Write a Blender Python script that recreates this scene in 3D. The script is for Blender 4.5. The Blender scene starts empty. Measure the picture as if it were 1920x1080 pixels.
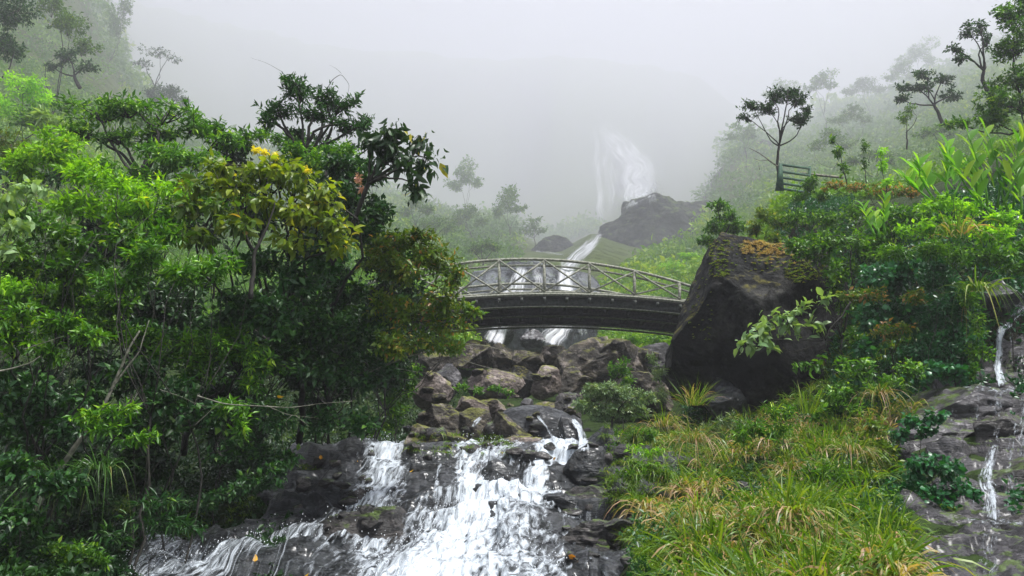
import bpy, math, numpy as np
from mathutils import Vector
from mathutils.bvhtree import BVHTree
sc = bpy.context.scene
COL = sc.collection
# ------------------------------------------------------------------ camera, sky, sun, exposure
F = 1440.0; PITCH = math.radians(13.5); CZ = 1.6
cam = bpy.data.cameras.new('camera'); cam.lens = 27; cam.sensor_width = 36
cam.clip_start = 0.05; cam.clip_end = 9000
co = bpy.data.objects.new('camera', cam); COL.objects.link(co)
co.location = (0, 0, CZ); co.rotation_euler = (math.pi/2 + PITCH, 0, 0); sc.camera = co
SUN_EL, SUN_AZ = math.radians(66), math.radians(118)
w = bpy.data.worlds.new('World'); sc.world = w; w.use_nodes = True
nt = w.node_tree; nt.nodes.clear()
sky = nt.nodes.new('ShaderNodeTexSky'); sky.sky_type = 'NISHITA'; sky.sun_disc = False
sky.sun_elevation = SUN_EL; sky.sun_rotation = SUN_AZ; sky.dust_density = 3.0
hs = nt.nodes.new('ShaderNodeHueSaturation'); hs.inputs['Saturation'].default_value = 0.42
bg = nt.nodes.new('ShaderNodeBackground'); bg.inputs['Strength'].default_value = 0.11
wo = nt.nodes.new('ShaderNodeOutputWorld')
nt.links.new(sky.outputs[0], hs.inputs['Color']); nt.links.new(hs.outputs[0], bg.inputs[0]); nt.links.new(bg.outputs[0], wo.inputs[0])
sl = bpy.data.lights.new('sun', 'SUN'); sl.energy = 4.5; sl.angle = math.radians(10); sl.color = (1.0, 0.985, 0.96)
so = bpy.data.objects.new('sun', sl); COL.objects.link(so)
# sun high behind the mist, to the right
sd = Vector((math.sin(SUN_AZ)*math.cos(SUN_EL), math.cos(SUN_AZ)*math.cos(SUN_EL), math.sin(SUN_EL)))
so.rotation_euler = sd.to_track_quat('Z', 'Y').to_euler()
sc.view_settings.view_transform = 'Standard'; sc.view_settings.look = 'None'
sc.view_settings.exposure = 0.95; sc.view_settings.gamma = 1
sc.render.engine = 'CYCLES'
cy = sc.cycles
cy.use_denoising = True; cy.max_bounces = 6; cy.diffuse_bounces = 2; cy.glossy_bounces = 2
cy.transmission_bounces = 3; cy.transparent_max_bounces = 6; cy.volume_bounces = 4
cy.caustics_reflective = False; cy.caustics_refractive = False; cy.sample_clamp_indirect = 4
HAZE_DENSITY = 0.0013
def far(D):
    """distances past 30 m stretch out, the valley is deep"""
    D = np.asarray(D, float); return np.where(D < 30, D, 30*(np.clip(D, 30, 110)/30)**2.5)+np.maximum(D-110, 0)*12
# ------------------------------------------------------------------ helpers
cp, sp_ = math.cos(PITCH), math.sin(PITCH)
def P(px, py, D):
    """world point on pixel (px,py) of the 1920x1080 photograph at distance D along Y"""
    px = np.asarray(px, float); py = np.asarray(py, float); D = far(D)
    u = (px-960)/F; v = (540-py)/F
    k = D/(cp - sp_*v)
    return np.stack(np.broadcast_arrays(u*k, D, CZ + (sp_+cp*v)*k), -1)
def S(px, D): return px/F*float(far(D))*1.02
def _h(ix, iy, iz, seed):
    n = (ix*374761393 + iy*668265263 + iz*2147483647 + seed*1274126177) & 0xFFFFFFFF
    n = ((n ^ (n >> 13))*1274126177) & 0xFFFFFFFF
    n = (n ^ (n >> 16)) & 0xFFFFFFFF
    return n.astype(np.float64)/4294967295.0
def vn(p, seed=0):
    p = np.asarray(p, float); i = np.floor(p).astype(np.int64); f = p-i; f = f*f*(3-2*f)
    r = 0
    for dx in (0, 1):
        for dy in (0, 1):
            for dz in (0, 1):
                wgt = (f[..., 0] if dx else 1-f[..., 0])*(f[..., 1] if dy else 1-f[..., 1])*(f[..., 2] if dz else 1-f[..., 2])
                r = r + wgt*_h(i[..., 0]+dx, i[..., 1]+dy, i[..., 2]+dz, seed)
    return r*2-1
def fbm(p, octv=4, seed=0, rough=0.5):
    p = np.asarray(p, float); r = 0; a = 1; t = 0
    for o in range(octv):
        r = r + a*vn(p*(2.03**o)+o*17.3, seed+o); t += a; a *= rough
    return r/t
def norm(v): return v/np.maximum(np.linalg.norm(v, axis=-1, keepdims=True), 1e-9)

class MB:
    def __init__(s): s.v = []; s.f = []; s.r = []; s.n = 0
    def add(s, v, faces, rnd=None):
        v = np.asarray(v, np.float64).reshape(-1, 3)
        if rnd is None: rnd = np.zeros(len(v))
        s.v.append(v); s.r.append(np.broadcast_to(rnd, (len(v),)).astype(np.float32))
        for fa in (faces if isinstance(faces, list) else [faces]):
            s.f.append(np.asarray(fa, np.int64)+s.n)
        s.n += len(v)
    def tube(s, pts, rad, sides=6, rnd=0.5):
        pts = np.asarray(pts, float); n = len(pts)
        rad = np.broadcast_to(rad, (n,)) if np.ndim(rad) == 0 else np.asarray(rad)
        t = norm(np.gradient(pts, axis=0))
        ref = np.array([0.13, 0.21, 0.97]) if abs(t[0][2]) < 0.9 else np.array([0.97, 0.2, 0.1])
        a = norm(np.cross(t, ref)); b = np.cross(t, a)
        th = np.arange(sides)*2*math.pi/sides
        ring = pts[:, None]+rad[:, None, None]*(a[:, None]*np.cos(th)[None, :, None]+b[:, None]*np.sin(th)[None, :, None])
        i = np.arange(n-1)[:, None]*sides; j = np.arange(sides)[None]; j2 = (j+1) % sides
        q = np.stack([i+j, i+j2, i+sides+j2, i+sides+j], -1).reshape(-1, 4)
        s.add(ring.reshape(-1, 3), [q, np.arange(sides)[None, ::-1], (np.arange(sides)+(n-1)*sides)[None]], rnd)
    def build(s, name, mat, parent=None, smooth=True, uv=None):
        me = bpy.data.meshes.new(name)
        V = np.concatenate(s.v)
        org = np.zeros(3)
        q_ = parent
        while q_ is not None: org = org+np.array(q_.location); q_ = q_.parent
        V = V-org
        me.vertices.add(len(V)); me.vertices.foreach_set('co', V.astype(np.float32).ravel())
        li = np.concatenate([f.ravel() for f in s.f]); tot = np.concatenate([np.full(len(f), f.shape[1]) for f in s.f])
        me.loops.add(len(li)); me.loops.foreach_set('vertex_index', li.astype(np.int32))
        me.polygons.add(len(tot)); st = np.concatenate([[0], np.cumsum(tot)[:-1]])
        me.polygons.foreach_set('loop_start', st.astype(np.int32)); me.polygons.foreach_set('loop_total', tot.astype(np.int32))
        if smooth: me.polygons.foreach_set('use_smooth', np.ones(len(tot), bool))
        at = me.attributes.new('rnd', 'FLOAT', 'POINT'); at.data.foreach_set('value', np.concatenate(s.r).astype(np.float32))
        if uv is not None:
            at = me.attributes.new('flow', 'FLOAT_VECTOR', 'POINT'); at.data.foreach_set('vector', uv.astype(np.float32).ravel())
        me.update(calc_edges=True); me.validate()
        me.materials.append(mat)
        o = bpy.data.objects.new(name, me); COL.objects.link(o)
        if parent is not None: o.parent = parent
        return o
def tag(o, label=None, cat=None, group=None, kind=None):
    if label: o['label'] = label
    if cat: o['category'] = cat
    if group: o['group'] = group
    if kind: o['kind'] = kind
    return o
def empty(name, loc, label, cat, group=None):
    o = bpy.data.objects.new(name, None); COL.objects.link(o); o.location = tuple(float(c) for c in loc)
    o.empty_display_size = 0.2
    return tag(o, label, cat, group)

# ------------------------------------------------------------------ materials
def newmat(name):
    m = bpy.data.materials.new(name); m.use_nodes = True; t = m.node_tree; t.nodes.clear()
    out = t.nodes.new('ShaderNodeOutputMaterial'); return m, t, out
def N(t, typ, **kw):
    n = t.nodes.new(typ)
    for k, v in kw.items(): setattr(n, k, v)
    return n
def ramp(t, stops, src=None):
    r = t.nodes.new('ShaderNodeValToRGB'); e = r.color_ramp.elements
    while len(e) < len(stops): e.new(0.5)
    for el, (p, c) in zip(e, stops):
        el.position = p; el.color = (*c, 1) if len(c) == 3 else c
    if src is not None: t.links.new(src, r.inputs[0])
    return r
def g(v): return (v, v, v)
def leafmat(name, stops, trans=0.3, rough=0.42, spec=0.4):
    m, t, out = newmat(name)
    a = N(t, 'ShaderNodeAttribute', attribute_name='rnd')
    r = ramp(t, stops, a.outputs['Fac'])
    oi = N(t, 'ShaderNodeObjectInfo')
    hsv = N(t, 'ShaderNodeHueSaturation')
    mp = N(t, 'ShaderNodeMapRange'); mp.inputs['To Min'].default_value = 0.8; mp.inputs['To Max'].default_value = 1.2
    t.links.new(oi.outputs['Random'], mp.inputs['Value']); t.links.new(mp.outputs[0], hsv.inputs['Value'])
    t.links.new(r.outputs[0], hsv.inputs['Color'])
    b = N(t, 'ShaderNodeBsdfPrincipled'); b.inputs['Roughness'].default_value = rough
    b.inputs['Specular IOR Level'].default_value = spec
    t.links.new(hsv.outputs[0], b.inputs['Base Color'])
    tr = N(t, 'ShaderNodeBsdfTranslucent')
    br = N(t, 'ShaderNodeMix', data_type='RGBA', blend_type='MULTIPLY'); br.inputs[0].default_value = 1
    br.inputs[7].default_value = (2.0, 2.0, 0.6, 1)
    t.links.new(hsv.outputs[0], br.inputs[6]); t.links.new(br.outputs[2], tr.inputs['Color'])
    mx = N(t, 'ShaderNodeMixShader'); mx.inputs[0].default_value = trans
    t.links.new(b.outputs[0], mx.inputs[1]); t.links.new(tr.outputs[0], mx.inputs[2]); t.links.new(mx.outputs[0], out.inputs[0])
    return m
M = {}
M['green'] = leafmat('leaf_green', [(0, (0.018, 0.069, 0.006)), (.45, (0.050, 0.155, 0.009)), (.75, (0.132, 0.299, 0.014)), (1, (0.374, 0.552, 0.040))], .25)
M['bright'] = leafmat('leaf_bright', [(0, (0.077, 0.207, 0.010)), (.5, (0.194, 0.428, 0.017)), (.9, (0.386, 0.665, 0.031)), (1, (0.770, 0.761, 0.048))], .35)
M['dark'] = leafmat('leaf_dark', [(0, (.007, .032, .008)), (.5, (.018, .075, .014)), (.85, (.05, .14, .018)), (1, (.14, .26, .03))], .18)  # dark-leaved plants; on low left shrubs it also stands in for canopy shade
M['olive'] = leafmat('leaf_olive', [(0, (0.058, 0.120, 0.010)), (.35, (0.126, 0.205, 0.015)), (.7, (0.233, 0.300, 0.020)), (.9, (0.348, 0.337, 0.025)), (1, (0.436, 0.240, 0.038))], .35)
M['olivegreen'] = leafmat('leaf_olive_green', [(0, (0.031, 0.085, 0.011)), (.5, (0.085, 0.160, 0.013)), (.85, (0.181, 0.224, 0.021)), (1, (0.404, 0.212, 0.075))], .3)
M['deep'] = leafmat('leaf_shade_green', [(0, (0.007, 0.025, 0.006)), (.6, (0.013, 0.047, 0.009)), (.93, (0.031, 0.085, 0.013)), (1, (0.077, 0.136, 0.015))], .15)  # shade under the canopy painted as leaf colour, for thicket and undergrowth
M['bigdark'] = leafmat('leaf_big_dark', [(0, (.012, .04, .012)), (.7, (.028, .07, .02)), (.95, (.06, .12, .03)), (1, (.5, .45, .05))], .2)
M['ginger'] = leafmat('leaf_ginger', [(0, (0.074, 0.223, 0.013)), (.6, (0.165, 0.402, 0.021)), (1, (0.403, 0.558, 0.051))], .4)
M['pale'] = leafmat('leaf_pale', [(0, (0.158, 0.304, 0.112)), (1, (0.370, 0.517, 0.225))], .3)
M['grey'] = leafmat('leaf_grey', [(0, (.06, .12, .05)), (.6, (.14, .22, .10)), (1, (.36, .42, .26))], .25)
M['ivy'] = leafmat('leaf_ivy', [(0, (0.012, 0.071, 0.020)), (.7, (0.025, 0.133, 0.041)), (1, (0.061, 0.224, 0.071))], .2, .35)
M['grass'] = leafmat('grass_blades', [(0, (0.037, 0.096, 0.008)), (.45, (0.096, 0.186, 0.012)), (.68, (0.190, 0.255, 0.023)), (.8, (0.308, 0.248, 0.094)), (1, (0.338, 0.207, 0.125))], .3)
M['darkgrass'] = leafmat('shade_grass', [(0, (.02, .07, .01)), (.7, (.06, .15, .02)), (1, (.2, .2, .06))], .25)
M['mossgrass'] = leafmat('moss_grass', [(0, (0.058, 0.144, 0.007)), (.6, (0.144, 0.250, 0.010)), (.9, (0.259, 0.307, 0.014)), (1, (0.336, 0.211, 0.048))], .3)
M['straw'] = leafmat('dry_grass', [(0, (.26, .17, .07)), (.6, (.42, .30, .13)), (1, (.60, .46, .24))], .3)
M['far'] = leafmat('far_foliage', [(0, (0.036, 0.112, 0.009)), (.5, (0.085, 0.207, 0.013)), (.85, (0.186, 0.329, 0.022)), (1, (0.371, 0.467, 0.043))], .25)
M['flower'] = leafmat('yellow_flower', [(0, (.55, .50, .02)), (1, (.75, .62, .05))], .3)
M['fallen'] = leafmat('fallen_leaf', [(0, (.65, .30, .02)), (.7, (.75, .45, .03)), (1, (.5, .12, .04))], .3)
M['pink'] = leafmat('pink_flower', [(0, (.50, .25, .25)), (1, (.7, .45, .42))], .3)

def rockmat(name, c0, c1, c2, moss=(.06, .10, .012), mossamt=.5, rough=.55, scale=1.0, spec=.4, strata=3.0, bump=.7, lichen=0.0, coat=0.0):
    m, t, out = newmat(name)
    ge = N(t, 'ShaderNodeNewGeometry')
    mp = N(t, 'ShaderNodeMapping'); mp.inputs['Scale'].default_value = (scale, scale, scale*strata); mp.inputs['Rotation'].default_value = (.25, .18, 0)
    t.links.new(ge.outputs['Position'], mp.inputs['Vector'])
    n1 = N(t, 'ShaderNodeTexNoise'); n1.inputs['Scale'].default_value = 1.3; n1.inputs['Detail'].default_value = 9; n1.inputs['Roughness'].default_value = .62; n1.inputs['Distortion'].default_value = .6
    n2 = N(t, 'ShaderNodeTexNoise'); n2.inputs['Scale'].default_value = 9; n2.inputs['Detail'].default_value = 12; n2.inputs['Roughness'].default_value = .65
    t.links.new(mp.outputs[0], n1.inputs[0]); t.links.new(mp.outputs[0], n2.inputs[0])
    r = ramp(t, [(.3, c0), (.5, c1), (.72, c2)], n1.outputs[0])
    col = r.outputs[0]
    mul = N(t, 'ShaderNodeMix', data_type='RGBA', blend_type='MULTIPLY'); mul.inputs[0].default_value = .8
    r2 = ramp(t, [(.25, g(.35)), (.6, g(1.15))], n2.outputs[0]); t.links.new(col, mul.inputs[6]); t.links.new(r2.outputs[0], mul.inputs[7]); col = mul.outputs[2]
    if lichen > 0:
        n4 = N(t, 'ShaderNodeTexNoise'); n4.inputs['Scale'].default_value = 2.6; n4.inputs['Detail'].default_value = 10; n4.inputs['Roughness'].default_value = .7
        t.links.new(ge.outputs['Position'], n4.inputs[0])
        r4 = ramp(t, [(.54, g(0)), (.62, g(lichen))], n4.outputs[0])
        ml = N(t, 'ShaderNodeMix', data_type='RGBA'); ml.inputs[7].default_value = (.42, .36, .33, 1)
        t.links.new(r4.outputs[0], ml.inputs[0]); t.links.new(col, ml.inputs[6]); col = ml.outputs[2]
    vo = N(t, 'ShaderNodeTexVoronoi', feature='DISTANCE_TO_EDGE'); vo.inputs['Scale'].default_value = 1.1
    wp = N(t, 'ShaderNodeMix', data_type='RGBA', blend_type='ADD'); wp.inputs[0].default_value = .9; t.links.new(mp.outputs[0], wp.inputs[6]); t.links.new(n2.outputs[1], wp.inputs[7]); t.links.new(wp.outputs[2], vo.inputs[0])
    vr = ramp(t, [(0, g(0)), (.05, g(1))], vo.outputs[0])
    ck = N(t, 'ShaderNodeMix', data_type='RGBA', blend_type='MULTIPLY'); ck.inputs[0].default_value = .6; t.links.new(col, ck.inputs[6]); t.links.new(vr.outputs[0], ck.inputs[7]); col = ck.outputs[2]
    if mossamt > 0:
        sx = N(t, 'ShaderNodeSeparateXYZ'); t.links.new(ge.outputs['Normal'], sx.inputs[0])
        n3 = N(t, 'ShaderNodeTexNoise'); n3.inputs['Scale'].default_value = 3.2*scale; n3.inputs['Detail'].default_value = 10; n3.inputs['Roughness'].default_value = .68
        t.links.new(ge.outputs['Position'], n3.inputs[0])
        ad = N(t, 'ShaderNodeMath', operation='MULTIPLY_ADD'); ad.inputs[1].default_value = .5; t.links.new(sx.outputs[2], ad.inputs[0]); t.links.new(n3.outputs[0], ad.inputs[2])
        r3 = ramp(t, [(1.05-mossamt*.75, g(0)), (min(1, 1.2-mossamt*.75), g(1))], ad.outputs[0])
        mm = N(t, 'ShaderNodeMix', data_type='RGBA'); mm.inputs[7].default_value = (*moss, 1)
        t.links.new(r3.outputs[0], mm.inputs[0]); t.links.new(col, mm.inputs[6]); col = mm.outputs[2]
    b = N(t, 'ShaderNodeBsdfPrincipled'); t.links.new(col, b.inputs['Base Color'])
    rr = N(t, 'ShaderNodeMapRange'); rr.inputs['To Min'].default_value = max(.08, rough-.2); rr.inputs['To Max'].default_value = min(1, rough+.25)
    t.links.new(n2.outputs[0], rr.inputs['Value']); t.links.new(rr.outputs[0], b.inputs['Roughness'])
    b.inputs['Specular IOR Level'].default_value = spec
    if coat: b.inputs['Coat Weight'].default_value = coat; b.inputs['Coat Roughness'].default_value = .2
    bu = N(t, 'ShaderNodeBump'); bu.inputs['Strength'].default_value = bump; bu.inputs['Distance'].default_value = .12/scale
    ad2 = N(t, 'ShaderNodeMath', operation='MULTIPLY_ADD'); ad2.inputs[1].default_value = .45
    t.links.new(n2.outputs[0], ad2.inputs[0]); t.links.new(n1.outputs[0], ad2.inputs[2]); ad3 = N(t, 'ShaderNodeMath', operation='MULTIPLY_ADD'); ad3.inputs[1].default_value = .30; t.links.new(vr.outputs[0], ad3.inputs[0]); t.links.new(ad2.outputs[0], ad3.inputs[2]); t.links.new(ad3.outputs[0], bu.inputs['Height'])
    t.links.new(bu.outputs[0], b.inputs['Normal']); t.links.new(b.outputs[0], out.inputs[0])
    return m
M['wetrock'] = rockmat('wet_rock', (.006, .008, .010), (.017, .021, .024), (.055, .058, .062), mossamt=.0, rough=.36, spec=.5, scale=1.6, strata=3.5, bump=1.0, coat=.25)
M['wetrockbrown'] = rockmat('wet_rock_brown', (.010, .010, .010), (.032, .029, .027), (.11, .095, .088), mossamt=.2, rough=.42, spec=.5, scale=1.5, strata=3.5, bump=1.0, coat=.12)
M['greyrock'] = rockmat('grey_rock', (.018, .018, .02), (.06, .057, .062), (.20, .19, .20), mossamt=.18, rough=.42, spec=.5, scale=1.6, strata=4, bump=.9, coat=.15)
M['ledgerock'] = rockmat('ledge_rock', (.008, .008, .010), (.03, .028, .032), (.13, .12, .13), mossamt=.10, rough=.4, spec=.5, scale=1.7, strata=4, bump=1.0, coat=.1)
M['brownrock'] = rockmat('brown_rock', (.010, .009, .007), (.040, .034, .025), (.17, .14, .10), moss=(.10, .105, .012), mossamt=.36, rough=.65, scale=1.5, strata=1.5, bump=1, lichen=.5)
M['palerock'] = rockmat('pale_rock', (.04, .034, .03), (.15, .12, .105), (.34, .28, .25), moss=(.14, .15, .015), mossamt=.3, rough=.7, scale=1.2, strata=2, bump=.9, lichen=.6)
M['bigrock'] = rockmat('big_dark_rock', (.003, .004, .004), (.009, .010, .010), (.075, .072, .066), moss=(.10, .09, .01), mossamt=.40, rough=.75, scale=.95, strata=1.1, bump=1.0, spec=.25)
M['soil'] = rockmat('soil', (.008, .008, .006), (.022, .022, .012), (.05, .05, .025), moss=(.025, .045, .01), mossamt=.45, rough=.9, scale=1.0, strata=1, bump=1, spec=.1)
M['hill'] = rockmat('hill_ground', (.03, .05, .015), (.06, .09, .025), (.12, .15, .04), moss=(.10, .14, .03), mossamt=.7, rough=.95, scale=.06, strata=1, bump=1, spec=.05)
M['farcliff'] = rockmat('far_cliff_rock', (.015, .02, .02), (.05, .055, .05), (.16, .16, .14), moss=(.09, .13, .03), mossamt=.45, rough=.8, scale=.14, strata=2, bump=1, spec=.2)
M['fallrock'] = rockmat('fall_rock', (.02, .025, .03), (.06, .07, .08), (.16, .18, .19), moss=(.06, .10, .02), mossamt=.25, rough=.4, scale=.6, strata=.6, bump=1, spec=.5)
def barkmat(name, c0, c1):
    m, t, out = newmat(name)
    ge = N(t, 'ShaderNodeNewGeometry'); n1 = N(t, 'ShaderNodeTexNoise'); n1.inputs['Scale'].default_value = 14; n1.inputs['Detail'].default_value = 6
    t.links.new(ge.outputs['Position'], n1.inputs[0]); r = ramp(t, [(.35, c0), (.65, c1)], n1.outputs[0])
    b = N(t, 'ShaderNodeBsdfPrincipled'); b.inputs['Roughness'].default_value = .85; t.links.new(r.outputs[0], b.inputs['Base Color'])
    bu = N(t, 'ShaderNodeBump'); bu.inputs['Strength'].default_value = .5; bu.inputs['Distance'].default_value = .02; t.links.new(n1.outputs[0], bu.inputs['Height']); t.links.new(bu.outputs[0], b.inputs['Normal'])
    t.links.new(b.outputs[0], out.inputs[0]); return m
M['bark'] = barkmat('dark_bark', (.010, .010, .007), (.038, .035, .028))
M['palebark'] = barkmat('pale_bark', (.07, .075, .05), (.26, .25, .20))
M['beam'] = barkmat('bridge_beam_paint', (.13, .14, .10), (.34, .34, .28))
M['girder'] = barkmat('bridge_girder_steel', (.020, .025, .022), (.065, .072, .062))
M['deckmat'] = barkmat('bridge_deck_boards', (.03, .035, .03), (.09, .09, .08))
M['greenpaint'] = barkmat('green_paint', (.025, .07, .045), (.06, .13, .08))

def watermat(name, scale=(14, 3, 1), lo=.42, hi=.6, foamcol=(.60, .66, .72), rough=.3):
    """white water: opaque foam where the 'rnd' attribute (foam amount) plus flow-stretched noise is high, otherwise open"""
    m, t, out = newmat(name)
    fl = N(t, 'ShaderNodeAttribute', attribute_name='flow'); fa = N(t, 'ShaderNodeAttribute', attribute_name='rnd')
    mp = N(t, 'ShaderNodeMapping'); mp.inputs['Scale'].default_value = scale; t.links.new(fl.outputs['Vector'], mp.inputs[0])
    n1 = N(t, 'ShaderNodeTexNoise'); n1.inputs['Scale'].default_value = 1; n1.inputs['Detail'].default_value = 9; n1.inputs['Roughness'].default_value = .62; n1.inputs['Distortion'].default_value = .5
    t.links.new(mp.outputs[0], n1.inputs[0])
    ad = N(t, 'ShaderNodeMath', operation='ADD'); t.links.new(n1.outputs[0], ad.inputs[0]); t.links.new(fa.outputs['Fac'], ad.inputs[1])
    mr = N(t, 'ShaderNodeMapRange', interpolation_type='SMOOTHSTEP'); mr.inputs['From Min'].default_value = .5+lo; mr.inputs['From Max'].default_value = .5+hi
    t.links.new(ad.outputs[0], mr.inputs['Value'])
    b = N(t, 'ShaderNodeBsdfPrincipled'); b.inputs['Base Color'].default_value = (*foamcol, 1); b.inputs['Roughness'].default_value = rough
    b.inputs['Specular IOR Level'].default_value = .5
    b.inputs['Subsurface Weight'].default_value = 0
    bu = N(t, 'ShaderNodeBump'); bu.inputs['Strength'].default_value = 1; bu.inputs['Distance'].default_value = .06; t.links.new(n1.outputs[0], bu.inputs['Height']); t.links.new(bu.outputs[0], b.inputs['Normal'])
    tr = N(t, 'ShaderNodeBsdfTransparent'); mx = N(t, 'ShaderNodeMixShader')
    t.links.new(mr.outputs[0], mx.inputs[0]); t.links.new(tr.outputs[0], mx.inputs[1]); t.links.new(b.outputs[0], mx.inputs[2]); t.links.new(mx.outputs[0], out.inputs[0])
    return m
M['water'] = watermat('white_water', scale=(15, 5, 1), lo=.33, hi=.68)
M['farwater'] = watermat('far_white_water', scale=(9, 1.2, 1), lo=.26, hi=.80, foamcol=(.9, .92, .95))

# ------------------------------------------------------------------ haze (even density, encloses everything built)
def make_haze():
    x, y0, y1, z0, z1 = 2500, -60, 2300, -12, 1200
    v = np.array([(a, b, c) for a in (-x, x) for b in (y0, y1) for c in (z0, z1)], float)
    mb = MB(); mb.add(v, np.array([(0, 1, 3, 2), (4, 6, 7, 5), (0, 4, 5, 1), (2, 3, 7, 6), (0, 2, 6, 4), (1, 5, 7, 3)]))
    m = bpy.data.materials.new('haze_air'); m.use_nodes = True; t = m.node_tree; t.nodes.clear()
    out = t.nodes.new('ShaderNodeOutputMaterial'); pv = t.nodes.new('ShaderNodeVolumePrincipled')
    pv.inputs['Color'].default_value = (.885, .885, .955, 1); pv.inputs['Density'].default_value = HAZE_DENSITY; pv.inputs['Anisotropy'].default_value = 0.2
    t.links.new(pv.outputs[0], out.inputs['Volume'])
    o = mb.build('haze', m, smooth=False); tag(o, 'pale grey mist hanging over the whole valley', 'mist', kind='stuff')
make_haze()

# ------------------------------------------------------------------ terrain: profiles (distance, picture row) per column
PROF = {
 -500: [(.5, 1700), (3, 1150), (6, 1000), (10, 880), (18, 700), (30, 450), (45, 150), (70, -150), (110, -400), (180, -500), (340, -600)],
 -100: [(.5, 1900), (3, 1250), (6, 1090), (8, 1010), (12, 880), (18, 740), (28, 480), (40, 230), (60, -40), (90, -200), (180, -330), (340, -420)],
 120: [(.5, 2000), (3, 1330), (6, 1150), (8, 1090), (10, 1010), (12, 920), (18, 780), (28, 560), (40, 370), (60, 160), (80, -40), (110, -60), (180, -110), (215, -200)],
 300: [(.5, 2100), (3, 1400), (6, 1230), (8, 1150), (10, 1075), (11.2, 1012), (12.5, 930), (18, 800), (28, 620), (50, 400), (80, 215), (90, 235), (160, 230), (190, 0), (215, -120)],
 480: [(.5, 2200), (3, 1500), (6, 1260), (8, 1150), (10.3, 1060), (11.6, 975), (12.6, 880), (18, 800), (28, 660), (50, 450), (95, 270), (115, 310), (170, 300), (195, 60), (215, -60)],
 640: [(.5, 2300), (3, 1500), (6, 1260), (9, 1110), (11.2, 1000), (13, 880), (16, 830), (22, 680), (25, 570), (31, 560), (45, 500), (100, 330), (125, 370), (175, 340), (200, 120), (215, -20)],
 800: [(.5, 2300), (3, 1450), (6, 1180), (10, 1060), (12, 960), (13.5, 885), (16, 850), (20, 790), (26, 700), (45, 520), (75, 440), (95, 400), (120, 420), (175, 370), (197, 180), (215, 20)],
 940: [(.5, 2300), (3, 1450), (6, 1180), (10, 1060), (12, 960), (13.5, 885), (16, 850), (20, 800), (26, 730), (34, 695), (44, 645), (56, 530), (80, 440), (95, 425), (150, 430), (180, 380), (199, 190), (215, 60)],
 1040: [(.5, 2300), (3, 1450), (6, 1180), (10, 1060), (12, 960), (13.5, 885), (16, 850), (20, 800), (26, 740), (34, 700), (44, 650), (52, 540), (60, 490), (80, 470), (110, 465), (145, 440), (162, 330), (178, 210), (215, 60)],
 1110: [(.5, 2300), (3, 1450), (6, 1180), (10, 1060), (12, 960), (13.5, 885), (16, 850), (20, 800), (26, 740), (34, 690), (43, 630), (50, 540), (58, 490), (75, 450), (110, 450), (145, 420), (162, 330), (178, 215), (215, 80)],
 1200: [(.5, 2200), (3, 1400), (6, 1130), (9, 985), (10.5, 960), (12, 890), (15, 840), (20, 780), (28, 700), (36, 620), (48, 540), (62, 500), (80, 450), (110, 460), (147, 400), (162, 320), (178, 225), (215, 100)],
 1300: [(.5, 2100), (3, 1350), (6, 1110), (9, 965), (12, 870), (15, 810), (20, 760), (30, 680), (42, 560), (60, 480), (90, 440), (120, 450), (150, 410), (175, 300), (215, 140)],
 1390: [(.5, 2000), (3, 1300), (6, 1090), (9, 950), (12, 850), (15, 790), (20, 740), (25, 580), (31, 560), (45, 500), (70, 400), (88, 290), (110, 270), (170, 330), (215, 200)],
 1500: [(.5, 2000), (3, 1300), (6, 1080), (9, 940), (12, 840), (15, 785), (18, 740), (19.5, 560), (22, 400), (26, 368), (32, 366), (38, 400), (60, 360), (85, 280), (120, 235), (170, 260), (340, 200)],
 1650: [(.5, 1950), (3, 1280), (6, 1090), (9, 940), (11, 860), (13, 780), (14.5, 700), (16, 560), (18, 430), (22, 375), (28, 365), (36, 385), (60, 330), (90, 240), (120, 195), (170, 200), (340, 160)],
 1780: [(.5, 1900), (3, 1250), (6, 1100), (9, 960), (11.5, 800), (12.5, 735), (13.5, 720), (14.5, 560), (16, 430), (19, 360), (26, 330), (36, 340), (60, 260), (85, 180), (120, 130), (170, 120), (340, 100)],
 1900: [(.5, 1850), (3, 1230), (6, 1120), (8.5, 980), (11, 820), (12.3, 735), (13, 724), (13.6, 560), (15, 450), (18, 350), (25, 270), (36, 270), (60, 190), (85, 130), (120, 70), (170, 60), (340, 50)],
 2100: [(.5, 1850), (3, 1200), (6, 1080), (8.5, 940), (11, 750), (13, 640), (15, 430), (20, 300), (30, 150), (50, 60), (85, 0), (120, -60), (340, -100)],
 2500: [(.5, 1700), (3, 1100), (6, 900), (10, 700), (15, 450), (30, 100), (60, -100), (120, -200), (340, -300)],
}
pcols = sorted(PROF)
def terr_py(px, D):
    """picture row of the ground for arrays px, D (smooth between columns)"""
    rows = np.stack([np.interp(np.log(D), np.log([a for a, b in PROF[c]]), [b for a, b in PROF[c]]) for c in pcols], -1)
    t = np.clip(np.interp(px, pcols, np.arange(len(pcols))), 0, len(pcols)-1.0001); i = t.astype(int); f = t-i; f = f*f*(3-2*f)*.6+f*.4
    return np.take_along_axis(rows, i[..., None], -1)[..., 0]*(1-f)+np.take_along_axis(rows, i[..., None]+1, -1)[..., 0]*f
def terr(px, D):
    p = P(px, terr_py(px, D), D)
    D = far(D); a = np.clip(D*.02, .03, 16)
    p[..., 2] += fbm(p/np.maximum(D, 3)[..., None]*7, 5, 3)*a*1.6
    p[..., 2] = np.minimum(p[..., 2], 1140+(p[..., 2]-1140)*.01)
    return p
def grid_faces(nu, nv):
    i = np.arange(nu-1)[:, None]*nv; j = np.arange(nv-1)[None]
    return np.stack([i+j, i+nv+j, i+nv+j+1, i+j+1], -1).reshape(-1, 4)
NU, NV = 520, 420
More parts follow.
